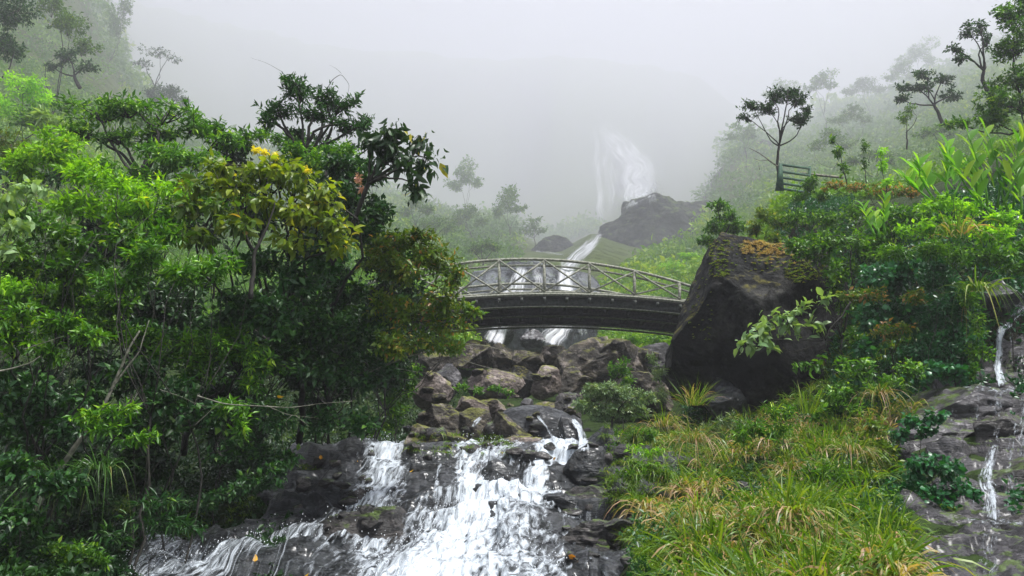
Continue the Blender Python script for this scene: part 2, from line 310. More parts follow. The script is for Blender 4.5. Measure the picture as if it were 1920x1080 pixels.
gx, gd = np.meshgrid(np.linspace(-500, 2500, NU), np.exp(np.linspace(math.log(.5), math.log(215), NV)), indexing='ij')
TP = terr(gx, gd).reshape(-1, 3)
near = (gd < 36).ravel()
fc = grid_faces(NU, NV)
nf = near[fc].all(1)
def sub(Vv, f):
    u, inv = np.unique(f, return_inverse=True); return Vv[u], inv.reshape(f.shape)
mb = MB(); v_, f_ = sub(TP, fc[nf]); mb.add(v_, f_); tag(mb.build('stream_banks_ground', M['soil']), kind='structure')
far_i = ~nf & (gd.ravel()[fc[:, 0]] < 150)
mb = MB(); v_, f_ = sub(TP, fc[far_i]); mb.add(v_, f_); tag(mb.build('valley_hills', M['hill']), kind='structure')
mb = MB(); v_, f_ = sub(TP, fc[~nf & ~far_i]); mb.add(v_, f_); tag(mb.build('misty_mountain', M['farcliff']), kind='structure')
BT = BVHTree.FromPolygons([tuple(p) for p in TP], [tuple(int(q) for q in f) for f in fc])
def ground(x, y, z0=400):
    h = BT.ray_cast(Vector((x, y, z0)), Vector((0, 0, -1)))
    return h[0].z if h[0] is not None else 0.0

# ------------------------------------------------------------------ rocks
def ico(sub):
    t = (1+5**.5)/2
    v = [(-1, t, 0), (1, t, 0), (-1, -t, 0), (1, -t, 0), (0, -1, t), (0, 1, t), (0, -1, -t), (0, 1, -t), (t, 0, -1), (t, 0, 1), (-t, 0, -1), (-t, 0, 1)]
    f = [(0, 11, 5), (0, 5, 1), (0, 1, 7), (0, 7, 10), (0, 10, 11), (1, 5, 9), (5, 11, 4), (11, 10, 2), (10, 7, 6), (7, 1, 8), (3, 9, 4), (3, 4, 2), (3, 2, 6), (3, 6, 8), (3, 8, 9), (4, 9, 5), (2, 4, 11), (6, 2, 10), (8, 6, 7), (9, 8, 1)]
    v = norm(np.array(v, float)); f = np.array(f)
    for _ in range(sub):
        e = np.sort(np.concatenate([f[:, [0, 1]], f[:, [1, 2]], f[:, [2, 0]]]), 1)
        u, inv = np.unique(e, axis=0, return_inverse=True); inv = inv.ravel()
        mid = norm(v[u].mean(1)); n = len(v); m = len(f)
        a, b, c = inv[:m]+n, inv[m:2*m]+n, inv[2*m:]+n
        v = np.concatenate([v, mid])
        f = np.concatenate([np.stack([f[:, 0], a, c], 1), np.stack([f[:, 1], b, a], 1), np.stack([f[:, 2], c, b], 1), np.stack([a, b, c], 1)])
    return v, f
ICO = {k: ico(k) for k in (1, 3, 4, 5, 6)}
def rock_shape(half, seed, cuts=14, rough=.07, sub=4, flat=0.0, lim=(.42, .82)):
    rs = np.random.RandomState(seed); v, f = ICO[sub]; v = v.copy()
    for _ in range(cuts):
        n = norm(rs.normal(size=3)); d = rs.uniform(*lim)
        h = v@n-d; v = v-np.maximum(h, 0)[:, None]*n[None]*.99
    mx = np.abs(v).max(0); v = v/mx
    v = v*np.asarray(half)[None]
    s = float(np.mean(half))
    q = v/s
    d = fbm(q*1.8+seed*3.1, 6, seed, .6)*rough*2.2-np.clip(.10-np.abs(fbm(q*1.3+seed, 3, seed+9)), 0, .1)*rough*4
    if flat: # ledges: stepped strata
        st = q[:, 2]*flat+fbm(q*1.2, 2, seed)*.8; d = d+(np.abs((st % 1)-.5)-.25)*.12
    nn = norm(v/np.asarray(half)[None]**1.5)
    return v+nn*(d*s)[:, None], f
def rock(box, D, mat, label, seed, name='boulder', cat='rock', depth=.8, cuts=14, rough=.07, sub=5, flat=0.0, group=None, tilt=0.0, lim=(.42, .82)):
    x0, y0, x1, y1 = box; c = P((x0+x1)/2, (y0+y1)/2, D)
    k_ = 1.25 if (x0 > 1600 and D < 13) else 1.16; hx, hz = S((x1-x0)/2, D)*k_, S((y1-y0)/2, D)*k_; hy = depth*(hx+hz)/2
    c = c+np.array([0, hy*.6, 0])
    v, f = rock_shape((hx, hy, hz), seed, cuts, rough, sub, flat, lim)
    if tilt:
        ct, st = math.cos(tilt), math.sin(tilt); v = np.stack([v[:, 0]*ct+v[:, 2]*st, v[:, 1], -v[:, 0]*st+v[:, 2]*ct], 1)
    mb = MB(); mb.add(v, f)
    o = mb.build(name, M[mat]); o.location = c
    return tag(o, label, cat, group)
def outline_rock(pts, D, thick, mat, label, seed, name='boulder', cat='rock', lean=0.0, rough=.05, sub=5, cuts=8, fold=.5):
    """boulder whose side view follows an outline of (column,row) points, with real thickness"""
    pts = np.array(pts, float); c = pts.mean(0)
    W = P(pts[:, 0], pts[:, 1], D); cw = P(c[0], c[1], D)
    dx = W[:, 0]-cw[0]; dz = W[:, 2]-cw[2]; th = np.arctan2(dz, dx); R = np.hypot(dx, dz)
    # dense polar outline
    tt = np.linspace(-math.pi, math.pi, 361)
    RR = []
    for a in tt:
        d = np.array([math.cos(a), math.sin(a)]); best = 0
        for i in range(len(pts)):
            p, q = np.array([dx[i], dz[i]]), np.array([dx[(i+1) % len(pts)], dz[(i+1) % len(pts)]]); e = q-p
            den = d[0]*e[1]-d[1]*e[0]
            if abs(den) < 1e-9: continue
            tpar = (p[0]*e[1]-p[1]*e[0])/den; s = (p[0]*d[1]-p[1]*d[0])/den
            if tpar > 0 and -1e-6 <= s <= 1+1e-6: best = max(best, tpar)
        RR.append(best)
    v, f = ICO[sub]
    ang = np.arctan2(v[:, 2], v[:, 0]); rad = np.hypot(v[:, 2], v[:, 0])**fold
    Rv = np.interp(ang, tt, RR)
    x = np.cos(ang)*Rv*rad; z = np.sin(ang)*Rv*rad; y = np.sign(v[:, 1])*np.abs(v[:, 1])**.8*thick
    q = np.stack([x, y, z], 1); rs = np.random.RandomState(seed)
    for _ in range(cuts):
        n = norm(np.array([rs.uniform(-.8, .8), -1, rs.uniform(-.7, .8)])); d = thick*rs.uniform(.62, .95)
        h = q@n-d; q = q-np.maximum(h, 0)[:, None]*n[None]*.95
    q[:, 1] += lean*q[:, 2]
    s = thick
    q = q+norm(q)*(fbm(q/s*1.5+seed, 6, seed, .55)*rough*2.4*s)[:, None]
    mb = MB(); mb.add(q, f); o = mb.build(name, M[mat]); o.location = tuple(cw)
    return tag(o, label, cat)

# ------------------------------------------------------------------ leaves and plants
T_SMALL = (np.array([(0, 0, 0), (.45, .5, .1), (1, 0, -.12), (.45, -.5, .1)]), np.array([(0, 1, 2), (0, 2, 3)]))
T_MED = (np.array([(0, 0, 0), (.3, .46, .05), (.3, 0, -.03), (.3, -.46, .05), (.7, .36, -.04), (.7, 0, -.1), (.7, -.36, -.04), (1, 0, -.3)]),
         np.array([(0, 2, 1), (0, 3, 2), (1, 2, 5), (1, 5, 4), (2, 3, 6), (2, 6, 5), (4, 5, 7), (5, 6, 7)]))
def put_leaves(mb, pos, d, n, L, W, rnd, T=T_SMALL):
    d = norm(d); sdir = norm(np.cross(n, d)); nn = np.cross(d, sdir)
    tv, tf = T; k = len(tv); m = len(pos)
    V = pos[:, None]+tv[None, :, 0, None]*d[:, None]*L[:, None, None]+tv[None, :, 1, None]*sdir[:, None]*W[:, None, None]+tv[None, :, 2, None]*nn[:, None]*L[:, None, None]
    fcs = (tf[None]+(np.arange(m)*k)[:, None, None]).reshape(-1, 3)
    mb.add(V.reshape(-1, 3), fcs, np.repeat(rnd, k))
def rosettes(mb, tips, tdir, rs, k=7, L=.09, ar=.34, droop=.15, spread=1.0, T=T_SMALL, up=.7, rbase=None, yellow=0.0):
    m = len(tips)
    pos = np.repeat(tips, k, 0); td = np.repeat(tdir, k, 0)
    r = norm(rs.normal(size=(m*k, 3)))
    d = norm(td*.55+r*spread+np.array([0, 0, -droop]))
    n = norm(np.array([0, 0, up])+rs.normal(size=(m*k, 3))*.45)
    LL = L*rs.uniform(.45, 1.3, m*k)*np.repeat(rs.uniform(.75, 1.2, m), k)
    base = np.repeat(rs.uniform(0, 1, m) if rbase is None else rbase, k)
    rn = np.clip(base*.6+rs.uniform(0, .4, m*k), 0, .97)
    if yellow: rn = np.where(rs.rand(m*k) < yellow, 1.0, rn)
    pos = pos+d*L*.1-td*(rs.uniform(0, 1, m*k)**1.5*L*1.9)[:, None]+rs.normal(size=(m*k, 3))*L*.12
    put_leaves(mb, pos, d, n, LL, LL*ar, rn, T)
def curve(a, b, rs, bend=.15, n=6, up=.0):
    a = np.array(a, float); b = np.array(b, float); t = np.linspace(0, 1, n)[:, None]; L = np.linalg.norm(b-a)
    off = rs.normal(size=3)*bend*L; off[2] += up*L
    return a+(b-a)*t+off*(4*t*(1-t))*.5+rs.normal(size=(n, 3))*L*.015*(np.sin(t*math.pi))
LEAF = dict(
 whorl=dict(k=8, L=.105, ar=.30, droop=.05, T=T_SMALL, up=.8),
 ovate=dict(k=6, L=.085, ar=.5, droop=.25, T=T_SMALL, up=.7),
 fine=dict(k=8, L=.055, ar=.45, droop=.2, T=T_SMALL, up=.6),
 big=dict(k=5, L=.20, ar=.5, droop=.5, T=T_MED, up=.8),
 drop=dict(k=5, L=.20, ar=.42, droop=1.0, T=T_MED, up=.3),
 ivy=dict(k=5, L=.085, ar=.85, droop=.5, T=T_MED, up=.5),
 spray=dict(k=9, L=.13, ar=.16, droop=.35, T=T_SMALL, up=.5),
)
PID = [0]; FULL = 1.2
def plant(name, label, cat, D, lobes, leaf='ovate', mat='green', dens=3.2, base=None, r=.04, Ls=None, group=None, sub=5, jag=.45, gap=.0, bark='bark', twigs=.3, depth=1.0, yellow=0.0, baseD=None, fork=None, trunks=1, shell=.55, vis_branch=0):
    """one tree or shrub: trunk with limbs to each lobe, crown of leaf clusters through the lobes.  lobes: (px,py,rx,ry[,dD]) in picture px"""
    PID[0] += 1; rs = np.random.RandomState(1000+PID[0]*7)
    full = FULL if (D < 17.5 and leaf in ('whorl', 'ovate', 'big', 'fine', 'ivy') and mat != 'flower' and cat not in ('branch', 'moss', 'blossom') and gap < .2) else 1.0
    lobes = [(l[0], l[1], l[2]*full, l[3]*full)+tuple(l[4:]) for l in lobes]; dens *= full
    C = np.array([P(l[0], l[1], D+(l[4] if len(l) > 4 else 0)) for l in lobes])
    R = np.array([(S(l[2], D), S((l[2]+l[3])/2, D)*depth, S(l[3], D)) for l in lobes])
    if base is None:
        c = C.mean(0); cpx = np.mean([l[0] for l in lobes])
        if 440 < cpx < 960 and D < 13.8: c = P(min(cpx, 700)-30, 850, 14.0+rs.rand()*.8)
        r = r*(.38 if cat == 'shrub' else .6); bz = ground(c[0], c[1]); B = np.array([c[0], c[1], min(bz, C[:, 2].min())-.05])
    else: B = P(base[0], base[1], baseD or D)
    root = empty(name, B, label, cat, group)
    lf = dict(LEAF[leaf]);
    if Ls: lf['L'] = Ls
    L = lf['L']
    wood = MB(); crown = MB()
    cen = C.mean(0); H = np.linalg.norm(cen-B)
    forks = []
    for k in range(trunks):
        fk = B+(cen-B)*rs.uniform(.35, .55)+rs.normal(size=3)*H*.06*(trunks > 1); fk[2] = min(fk[2], C[:, 2].min()+R[:, 2].min()*.2) if len(lobes) > 1 else fk[2]
        if fork is not None: fk = P(fork[0], fork[1], D)
        wood.tube(curve(B+rs.normal(size=3)*np.array([1, 1, 0])*r*2*(trunks > 1), fk, rs, .12, 7), np.linspace(r, r*.7, 7), 8); forks.append(fk)
    for i in range(len(C)):
        fk = forks[i % len(forks)]
        wood.tube(curve(fk, C[i], rs, .28, 9, .08), np.linspace(r*.45, r*.16, 9), 6)
        ns = max(2, int(sub)); subc = []
        for s in range(ns):
            d = norm(rs.normal(size=3)); d[2] = d[2]*.8+.1
            q = C[i]+d*R[i]*rs.uniform(.25, 1-jag*.4); subc.append((q, R[i]*rs.uniform(jag*.7, jag*1.35)))
            wood.tube(curve(C[i]-(C[i]-fk)*.15, q, rs, .18, 5), np.linspace(r*.2, r*.06, 5), 5)
        subc.append((C[i], R[i]*.62))
        for q, rr in subc:
            nt_ = int(dens*(rr[0]*rr[2])/(L*L)*1.0)+2
            d = norm(rs.normal(size=(nt_, 3))); rad = rs.uniform(shell, 1.05, nt_)**.7
            tp = q+d*rr*rad[:, None]
            keep = fbm(tp/(L*5), 2, PID[0]) > (-.55+gap)
            tp = tp[keep]; d = d[keep]
            if not len(tp): continue
            td = norm(d*rr+np.array([0, 0, .3*rr[2]]))
            rb = np.clip(.5+fbm(tp/(max(rr)*.8+1e-6)*1.3, 2, 5)*.7+rs.normal(size=len(tp))*.18, 0, 1)
            rosettes(crown, tp, td, rs, lf['k'], L, lf['ar'], lf['droop'], 1.0, lf['T'], lf['up'], rb, yellow)
            nt2 = min(int(len(tp)*twigs), 60)
            for j in rs.choice(len(tp), nt2, replace=False) if nt2 else []:
                wood.tube(curve(q+(tp[j]-q)*.1, tp[j], rs, .12, 4), np.linspace(r*.1+.002, .0025, 4), 4)
    wood.build('trunk', M[bark], root)
    crown.build('crown', M[mat], root, smooth=False)
    return root

def blades(mb, pos, d, L, W, droop, rs, rnd, seg=5):
    """arching grass blades"""
    m = len(pos); d = norm(d); t = np.linspace(0, 1, seg+1)
    side = norm(np.cross(d, np.array([0, 0, 1.0]))+rs.normal(size=(m, 3))*.4)
    c = pos[:, None]+d[:, None]*(L[:, None]*t[None])[..., None]
    c[..., 2] -= (L*droop)[:, None]*t[None]**2.2
    wd = W[:, None]*np.minimum(1, (1.02-t)*2.2)[None]*.5
    a = c+side[:, None]*wd[..., None]; b = c-side[:, None]*wd[..., None]
    V = np.stack([a, b], 2).reshape(-1, 3); i = (np.arange(m)*(seg+1)*2)[:, None]+(np.arange(seg)*2)[None]
    q = np.stack([i, i+1, i+3, i+2], -1).reshape(-1, 4)
    mb.add(V, q, np.repeat(rnd, (seg+1)*2))
def tussock_mesh(mb, B, h, rs, n=90, spread=.9, w=.012, dry=.3, droop=.9, outward=None):
    r = rs.normal(size=(n, 3)); r[:, 2] = 0
    pos = B+r*h*.12
    d = norm(r*.5*spread+rs.normal(size=(n, 3))*.28+np.array([0, 0, 1.0])+(0 if outward is None else outward))
    L = h*rs.uniform(.35, 1.2, n)
    rn = np.where(rs.rand(n) < dry, rs.uniform(.72, 1, n), rs.uniform(0, .7, n))
    dr = droop*np.where(rn > .7, rs.uniform(.7, 1.3, n), rs.uniform(.1, 1.0, n))
    blades(mb, pos, d, L, w*rs.uniform(.6, 1.4, n), dr, rs, rn)

# ------------------------------------------------------------------ cascade bed and white water
CK = {
 60:  [(1120, 11), (1130, 10.6), (1140, 10.2), (1150, 9.6), (1180, 8.6), (1230, 7.6), (1400, 5.5)],
 180: [(1075, 10.9), (1080, 10.2), (1084, 9.9), (1088, 9.5), (1102, 8.6), (1130, 7.6), (1300, 5.5)],
 300: [(1032, 11.4), (1040, 10.6), (1046, 10.2), (1052, 9.8), (1080, 8.8), (1115, 7.8), (1300, 5.5)],
 420: [(998, 12), (1004, 11.2), (1008, 10.7), (1014, 10.3), (1050, 9), (1100, 7.9), (1300, 5.5)],
 540: [(850, 15), (872, 12.6), (940, 11.4), (996, 10.5), (1040, 9.2), (1095, 8), (1300, 5.5)],
 640: [(836, 15.5), (836, 12.9), (905, 11.5), (976, 10.6), (1030, 9.3), (1095, 8), (1300, 5.5)],
 760: [(834, 16), (838, 13), (905, 11.8), (974, 10.8), (1022, 9.6), (1090, 8), (1300, 5.5)],
 860: [(838, 16), (842, 13.1), (900, 12), (962, 10.7), (1012, 9.6), (1088, 8), (1300, 5.5)],
 960: [(838, 16), (842, 13.1), (888, 12.2), (950, 10.8), (1004, 9.5), (1085, 8), (1300, 5.5)],
 1080: [(838, 16), (842, 13.1), (880, 12.3), (942, 10.9), (1000, 9.4), (1080, 8), (1300, 5.5)],
 1170: [(840, 15.5), (846, 12.9), (905, 11.8), (945, 10.7), (1000, 9.3), (1080, 7.9), (1300, 5.5)],
 1290: [(880, 13.5), (892, 12), (920, 11.2), (945, 10.2), (1000, 9), (1080, 7.6), (1300, 5.4)],
 1400: [(960, 13), (980, 12), (1000, 11), (1020, 10), (1060, 9), (1130, 7.6), (1350, 5.4)],
}
def cascade(nu, nv, amp, step, seed=11):
    cols = sorted(CK); px = np.linspace(60, 1400, nu); s = np.linspace(0, 6, nv)
    py = np.array([np.interp(s, range(7), [a for a, b in CK[c]]) for c in cols]); dd = np.array([np.interp(s, range(7), [b for a, b in CK[c]]) for c in cols])
    wob = (fbm(np.stack([px*.012, px*0, px*0], -1), 4, 5))
    PY = np.stack([np.interp(px, cols, py[:, j]) for j in range(nv)], 1); DD = np.stack([np.interp(px, cols, dd[:, j]) for j in range(nv)], 1)
    DD = DD+wob[:, None]*.25
    W = P(px[:, None], PY, DD)
    du = np.gradient(W, axis=0); dv = np.gradient(W, axis=1); n = norm(np.cross(du, dv)); n *= np.sign(n[..., 2:3]+1e-6)
    n = norm(n)
    q = W*np.array([1.0, 1.0, 1.6])
    h = fbm(q*1.1, 5, seed, .55)*amp
    # tilted ledges: strata running down to the right
    st = W[..., 2]*2.6+W[..., 0]*.35+fbm(q*.7, 3, seed+4)*1.3
    h = h+(np.abs((st % 1)-.5)*2-.5)*step
    return px, s, PY, DD, W, n, h
NUc, NVc = 520, 300
px_, s_, PYc, DDc, Wc, nc, hc = cascade(NUc, NVc, .34, .17)
RK = Wc+nc*hc[..., None]
mb = MB(); mb.add(RK.reshape(-1, 3), grid_faces(NUc, NVc)); tag(mb.build('stream_bed_rock', M['wetrock']), kind='structure')
STROKES = [ # x0,y0,w0, x1,y1,w1, amount
 (718, 830, 38, 710, 900, 44, .54), (706, 900, 44, 690, 985, 56, .53), (752, 840, 7, 742, 940, 14, .38),
 (866, 838, 26, 866, 900, 30, .55), (868, 900, 32, 905, 962, 46, .55), (945, 843, 46, 905, 862, 40, .50), (930, 880, 24, 938, 955, 34, .34),
 (1036, 842, 28, 1024, 870, 22, .60), (1020, 870, 22, 985, 930, 28, .56), (1085, 838, 20, 1050, 850, 16, .58),
 (985, 935, 34, 930, 972, 46, .60), (1060, 935, 16, 1000, 962, 30, .42),
 (905, 975, 56, 850, 1040, 88, .58), (960, 980, 66, 950, 1060, 115, .50), (850, 1040, 95, 780, 1110, 130, .56), (1000, 1060, 80, 960, 1200, 150, .46), (760, 1090, 70, 700, 1200, 120, .48),
 (820, 870, 5, 805, 905, 6, .42), (805, 905, 5, 832, 965, 9, .42), (770, 978, 12, 860, 962, 14, .40),
 (650, 984, 22, 300, 1060, 28, .43), (760, 1000, 26, 420, 1085, 50, .30), (560, 1010, 20, 240, 1090, 34, .42), (700, 1060, 34, 400, 1110, 60, .34), (420, 1030, 26, 330, 1100, 50, .34),
 (1100, 975, 34, 1130, 1080, 50, .31), (1090, 930, 12, 1060, 1000, 24, .33), (1100, 1040, 40, 1090, 1120, 50, .32),
]
def foam_at(X, Y):
    f = np.zeros_like(X)
    jx = X+fbm(np.stack([X*.02, Y*.02, X*0], -1), 4, 31)*30; jy = Y+fbm(np.stack([X*.02, Y*.02, X*0+9], -1), 4, 37)*14
    for x0, y0, w0, x1, y1, w1, a in STROKES:
        ex, ey = x1-x0, y1-y0; t = np.clip(((jx-x0)*ex+(jy-y0)*ey)/(ex*ex+ey*ey), 0, 1)
        d = np.hypot(jx-x0-t*ex, (jy-y0-t*ey)); w = w0+(w1-w0)*t
        f = np.maximum(f, a*np.clip(1.35-d/w*.75, 0, 1)**.8)
    return f
foam = foam_at(np.broadcast_to(px_[:, None], PYc.shape), PYc)
foam = foam*(1.1+.2*fbm(Wc*np.array([1.6, 1.6, 1.6]), 3, 66))-.02
sl_ = np.concatenate([np.zeros((NUc, 1)), np.cumsum(np.linalg.norm(np.diff(Wc, axis=1), axis=2), 1)], 1)
lump = fbm(np.stack([Wc[..., 0]*9, sl_*2.6, sl_*0], -1), 4, 77)
off = .02+foam*.06+np.clip(foam-.25, 0, 1)*lump*.24
# water hugs the bed but rides over its hollows
hs_ = hc.copy()
for _ in range(10): hs_[1:-1, 1:-1] = .2*(hs_[1:-1, 1:-1]+hs_[:-2, 1:-1]+hs_[2:, 1:-1]+hs_[1:-1, :-2]+hs_[1:-1, 2:])
WA = Wc+nc*(np.maximum(hs_*.9, hc-.03*(foam < .5)-.06*(foam > .5))+off)[..., None]
sl_ = np.concatenate([np.zeros((NUc, 1)), np.cumsum(np.linalg.norm(np.diff(Wc, axis=1), axis=2), 1)], 1)
UV = np.stack([Wc[..., 0]+sl_*.15, sl_, Wc[..., 0]*0], -1)
fcw = grid_faces(NUc, NVc); kp = (foam.ravel()[fcw] > .06).any(1)
mb = MB(); u_, inv = np.unique(fcw[kp], return_inverse=True)
mb.add(WA.reshape(-1, 3)[u_], inv.reshape(-1, 4), foam.ravel()[u_])
tag(mb.build('stream_water', M['water'], uv=UV.reshape(-1, 3)[u_]), kind='structure')
# flying drops over the white water
rs = np.random.RandomState(5)
cand = np.where((foam.ravel() > .42) & (s_[None].repeat(NUc, 0).ravel() < 5.2))[0]
ci = rs.choice(cand, 2400); dp = WA.reshape(-1, 3)[ci]+nc.reshape(-1, 3)[ci]*np.abs(rs.normal(size=(2400, 1)))*.07+rs.normal(size=(2400, 3))*.03
octv = np.array([(1, 0, 0), (-1, 0, 0), (0, 1, 0), (0, -1, 0), (0, 0, 1.6), (0, 0, -1.6)]); octf = np.array([(0, 2, 4), (2, 1, 4), (1, 3, 4), (3, 0, 4), (2, 0, 5), (1, 2, 5), (3, 1, 5), (0, 3, 5)])
rr = rs.uniform(.002, .007, 2400)
m_, t_, o_ = newmat('water_drops'); b_ = N(t_, 'ShaderNodeBsdfPrincipled'); b_.inputs['Base Color'].default_value = (.85, .89, .93, 1); b_.inputs['Roughness'].default_value = .3; t_.links.new(b_.outputs[0], o_.inputs[0]); M['drops'] = m_
mb = MB(); mb.add((dp[:, None]+octv[None]*rr[:, None, None]).reshape(-1, 3), (octf[None]+(np.arange(2400)*6)[:, None, None]).reshape(-1, 3))
tag(mb.build('water_spray', M['drops']), 'white drops of spray over the cascade', 'spray', kind='stuff')

# ------------------------------------------------------------------ boulders
R_ = rock
outline_rock([(1338, 450), (1360, 456), (1430, 470), (1510, 478), (1565, 520), (1600, 600), (1612, 680), (1590, 745), (1520, 785), (1370, 775), (1315, 752), (1280, 735), (1258, 690), (1262, 655), (1290, 600), (1302, 560), (1312, 505)],
             17.2, 2.0, 'bigrock', 'huge dark boulder with a mossy top standing at the right end of the footbridge', 3, rough=.075, cuts=13, sub=6)
R_((1320, 700, 1400, 780), 16.3, 'wetrock', 'dark rock lump at the left foot of the huge boulder', 4, depth=1)
R_((780, 706, 848, 775), 17.5, 'palerock', 'long pale slab leaning to the right at the left of the boulder pile', 5, cuts=10, tilt=.5)
R_((846, 740, 912, 790), 17, 'palerock', 'light tan boulder with a flat top in the middle of the boulder pile', 6, cuts=8)
R_((896, 746, 946, 785), 17.2, 'palerock', 'smaller tan boulder just right of the light tan one', 7)
R_((978, 748, 1002, 776), 17, 'greyrock', 'small upright grey stone above the wet black slab', 8, cuts=6)
R_((1000, 753, 1058, 788), 17, 'palerock', 'reddish brown boulder with white blotches above the black slab', 9)
R_((1046, 738, 1096, 790), 16.6, 'wetrockbrown', 'dark boulder left of the silvery shrub', 10)
R_((925, 766, 1075, 862), 15.2, 'wetrock', 'large smooth wet black slab with a thin trickle running down it', 11, cuts=6, rough=.04, lim=(.7, .95))
R_((783, 756, 880, 825), 15.8, 'brownrock', 'craggy brown and ochre rock above the cascade lip', 12, cuts=18, rough=.1)
R_((764, 798, 880, 858), 14.4, 'brownrock', 'low dark rock with hanging moss between the two falls', 13, cuts=12)
R_((862, 770, 922, 850), 15, 'brownrock', 'ochre rock with a pale wet patch left of the black slab', 14, cuts=14, rough=.09)
R_((908, 778, 990, 850), 14.7, 'brownrock', 'blocky dark brown rock leaning against the black slab', 15, cuts=16, rough=.09)
R_((940, 820, 1022, 850), 14.2, 'palerock', 'flat pale stone lying on the cascade lip', 16, cuts=10)
R_((1052, 780, 1100, 856), 14.6, 'wetrock', 'dark wet rock left of the small spout of white water', 17)
R_((1098, 790, 1180, 865), 14.4, 'wetrock', 'dark wet rock right of the small spout of white water', 18)
R_((916, 640, 972, 700), 25, 'brownrock', 'dark mossy boulder under the left of the footbridge', 19, cuts=14)
R_((962, 645, 1024, 705), 24.5, 'brownrock', 'mossy boulder with an orange patch under the footbridge', 20, cuts=14)
R_((1014, 638, 1066, 692), 24.5, 'brownrock', 'green topped boulder under the middle of the footbridge', 21, cuts=12)
R_((1040, 628, 1150, 740), 23, 'brownrock', 'big craggy brown boulder topping the pile below the footbridge', 22, cuts=18, rough=.09)
R_((1105, 640, 1225, 740), 23.5, 'brownrock', 'long sloping boulder with an orange moss ridge right of the craggy one', 23, cuts=12, tilt=.35)
R_((1000, 688, 1054, 748), 21.5, 'palerock', 'pinkish white boulder at the mouth of the dark hollow', 24, cuts=9)
R_((1046, 690, 1110, 752), 22, 'brownrock', 'brown boulder tucked right of the pinkish white one', 25)
R_((936, 690, 1000, 760), 23.4, 'bigrock', 'dark stone at the back of the hollow in the boulder pile', 26)
R_((806, 686, 870, 744), 21, 'greyrock', 'grey boulder half hidden under the leaves at the left of the pile', 27, tilt=.4)
R_((862, 694, 976, 746), 20.5, 'palerock', 'broad pale boulder behind a row of green plants', 28, cuts=9)
R_((764, 640, 850, 715), 23, 'brownrock', 'brown boulder in shade below the left end of the footbridge', 29)
R_((850, 640, 925, 700), 26, 'brownrock', 'dark boulder below the left side of the falls', 30)
R_((1140, 700, 1260, 790), 20, 'brownrock', 'dark brown rock behind the silvery shrub', 31)
R_((1200, 640, 1290, 720), 24, 'greyrock', 'grey streaked rock between the boulder pile and the huge dark boulder', 32)
# rocks standing in the cascade
R_((752, 842, 848, 985), 12.0, 'wetrock', 'tall black rock dividing the left fall from the main fall', 41, cuts=10, rough=.07, flat=1.5)
R_((900, 868, 990, 935), 11.9, 'wetrock', 'black rock hump splitting the main fall', 42, cuts=8, flat=1.5, depth=.6)
R_((975, 842, 1012, 880), 12.6, 'wetrock', 'small black rock at the lip of the main fall', 43, depth=.6)
R_((1058, 842, 1142, 925), 12.1, 'wetrock', 'smooth black rock beside the right edge of the main fall', 44, cuts=8, flat=1.5)
R_((1004, 932, 1094, 978), 10.7, 'wetrock', 'low black rock in the froth at the foot of the main fall', 45, cuts=8, flat=2)
R_((540, 838, 662, 985), 12.3, 'wetrockbrown', 'dark brown rock face left of the left fall', 46, cuts=8, flat=1.5)
R_((600, 965, 820, 1060), 10.2, 'wetrockbrown', 'broad brown slab at the foot of the left fall', 47, cuts=8, flat=2, depth=.7, rough=.05)
R_((1060, 918, 1215, 985), 10.9, 'wetrockbrown', 'layered dark ledge right of the foot of the main fall', 48, cuts=8, flat=3, depth=.7)
R_((1150, 928, 1310, 985), 10.3, 'greyrock', 'flat grey ledge under the grassy bank', 49, cuts=8, flat=3, depth=.7)
R_((1070, 985, 1210, 1050), 9.2, 'wetrockbrown', 'layered wet slab at the lower right of the stream', 50, cuts=8, flat=3, depth=.8)
R_((1090, 1040, 1230, 1110), 8.3, 'greyrock', 'grey layered slab at the bottom edge right of the stream', 51, cuts=8, flat=3, depth=.8)
# right bank rocks with the small waterfall
R_((1735, 718, 1960, 800), 11.6, 'greyrock', 'broad pale grey ledge at the foot of the thin waterfall', 61, cuts=10, flat=3, depth=.8)
R_((1692, 782, 1880, 872), 11, 'greyrock', 'sloping grey rock below the broad pale ledge', 62, cuts=10, flat=3, tilt=-.25)
R_((1840, 790, 1990, 920), 10.6, 'wetrockbrown', 'dark rock with trickles at the right edge below the pale ledge', 63, cuts=10, flat=3)
R_((1760, 840, 1860, 985), 10, 'greyrock', 'rounded grey rock behind the ivy plant', 64, cuts=8, flat=2)
R_((1835, 880, 1990, 1010), 9.4, 'wetrockbrown', 'wet brown rock with a pink patch at the right edge', 65, cuts=10, flat=3)
R_((1635, 945, 1760, 1010), 9.2, 'greyrock', 'low grey rock beside the drooping grass', 66, cuts=9, flat=3)
R_((1680, 985, 1890, 1100), 8.2, 'greyrock', 'large grey rock at the bottom right corner', 67, cuts=9, flat=3)
R_((1830, 985, 2000, 1110), 7.9, 'wetrockbrown', 'brown wet rock in the bottom right corner under the trickle', 68, cuts=9, flat=3)
R_((1860, 530, 1990, 735), 13.6, 'wetrock', 'dark rock wall behind the thin waterfall', 69, cuts=10, flat=2, depth=.6)
R_((1355, 910, 1440, 945), 10.3, 'greyrock', 'small flat stone showing through the grassy bank', 70, flat=2)
R_((1390, 955, 1460, 985), 9.2, 'greyrock', 'small grey stone under the grass tufts', 71, flat=2)
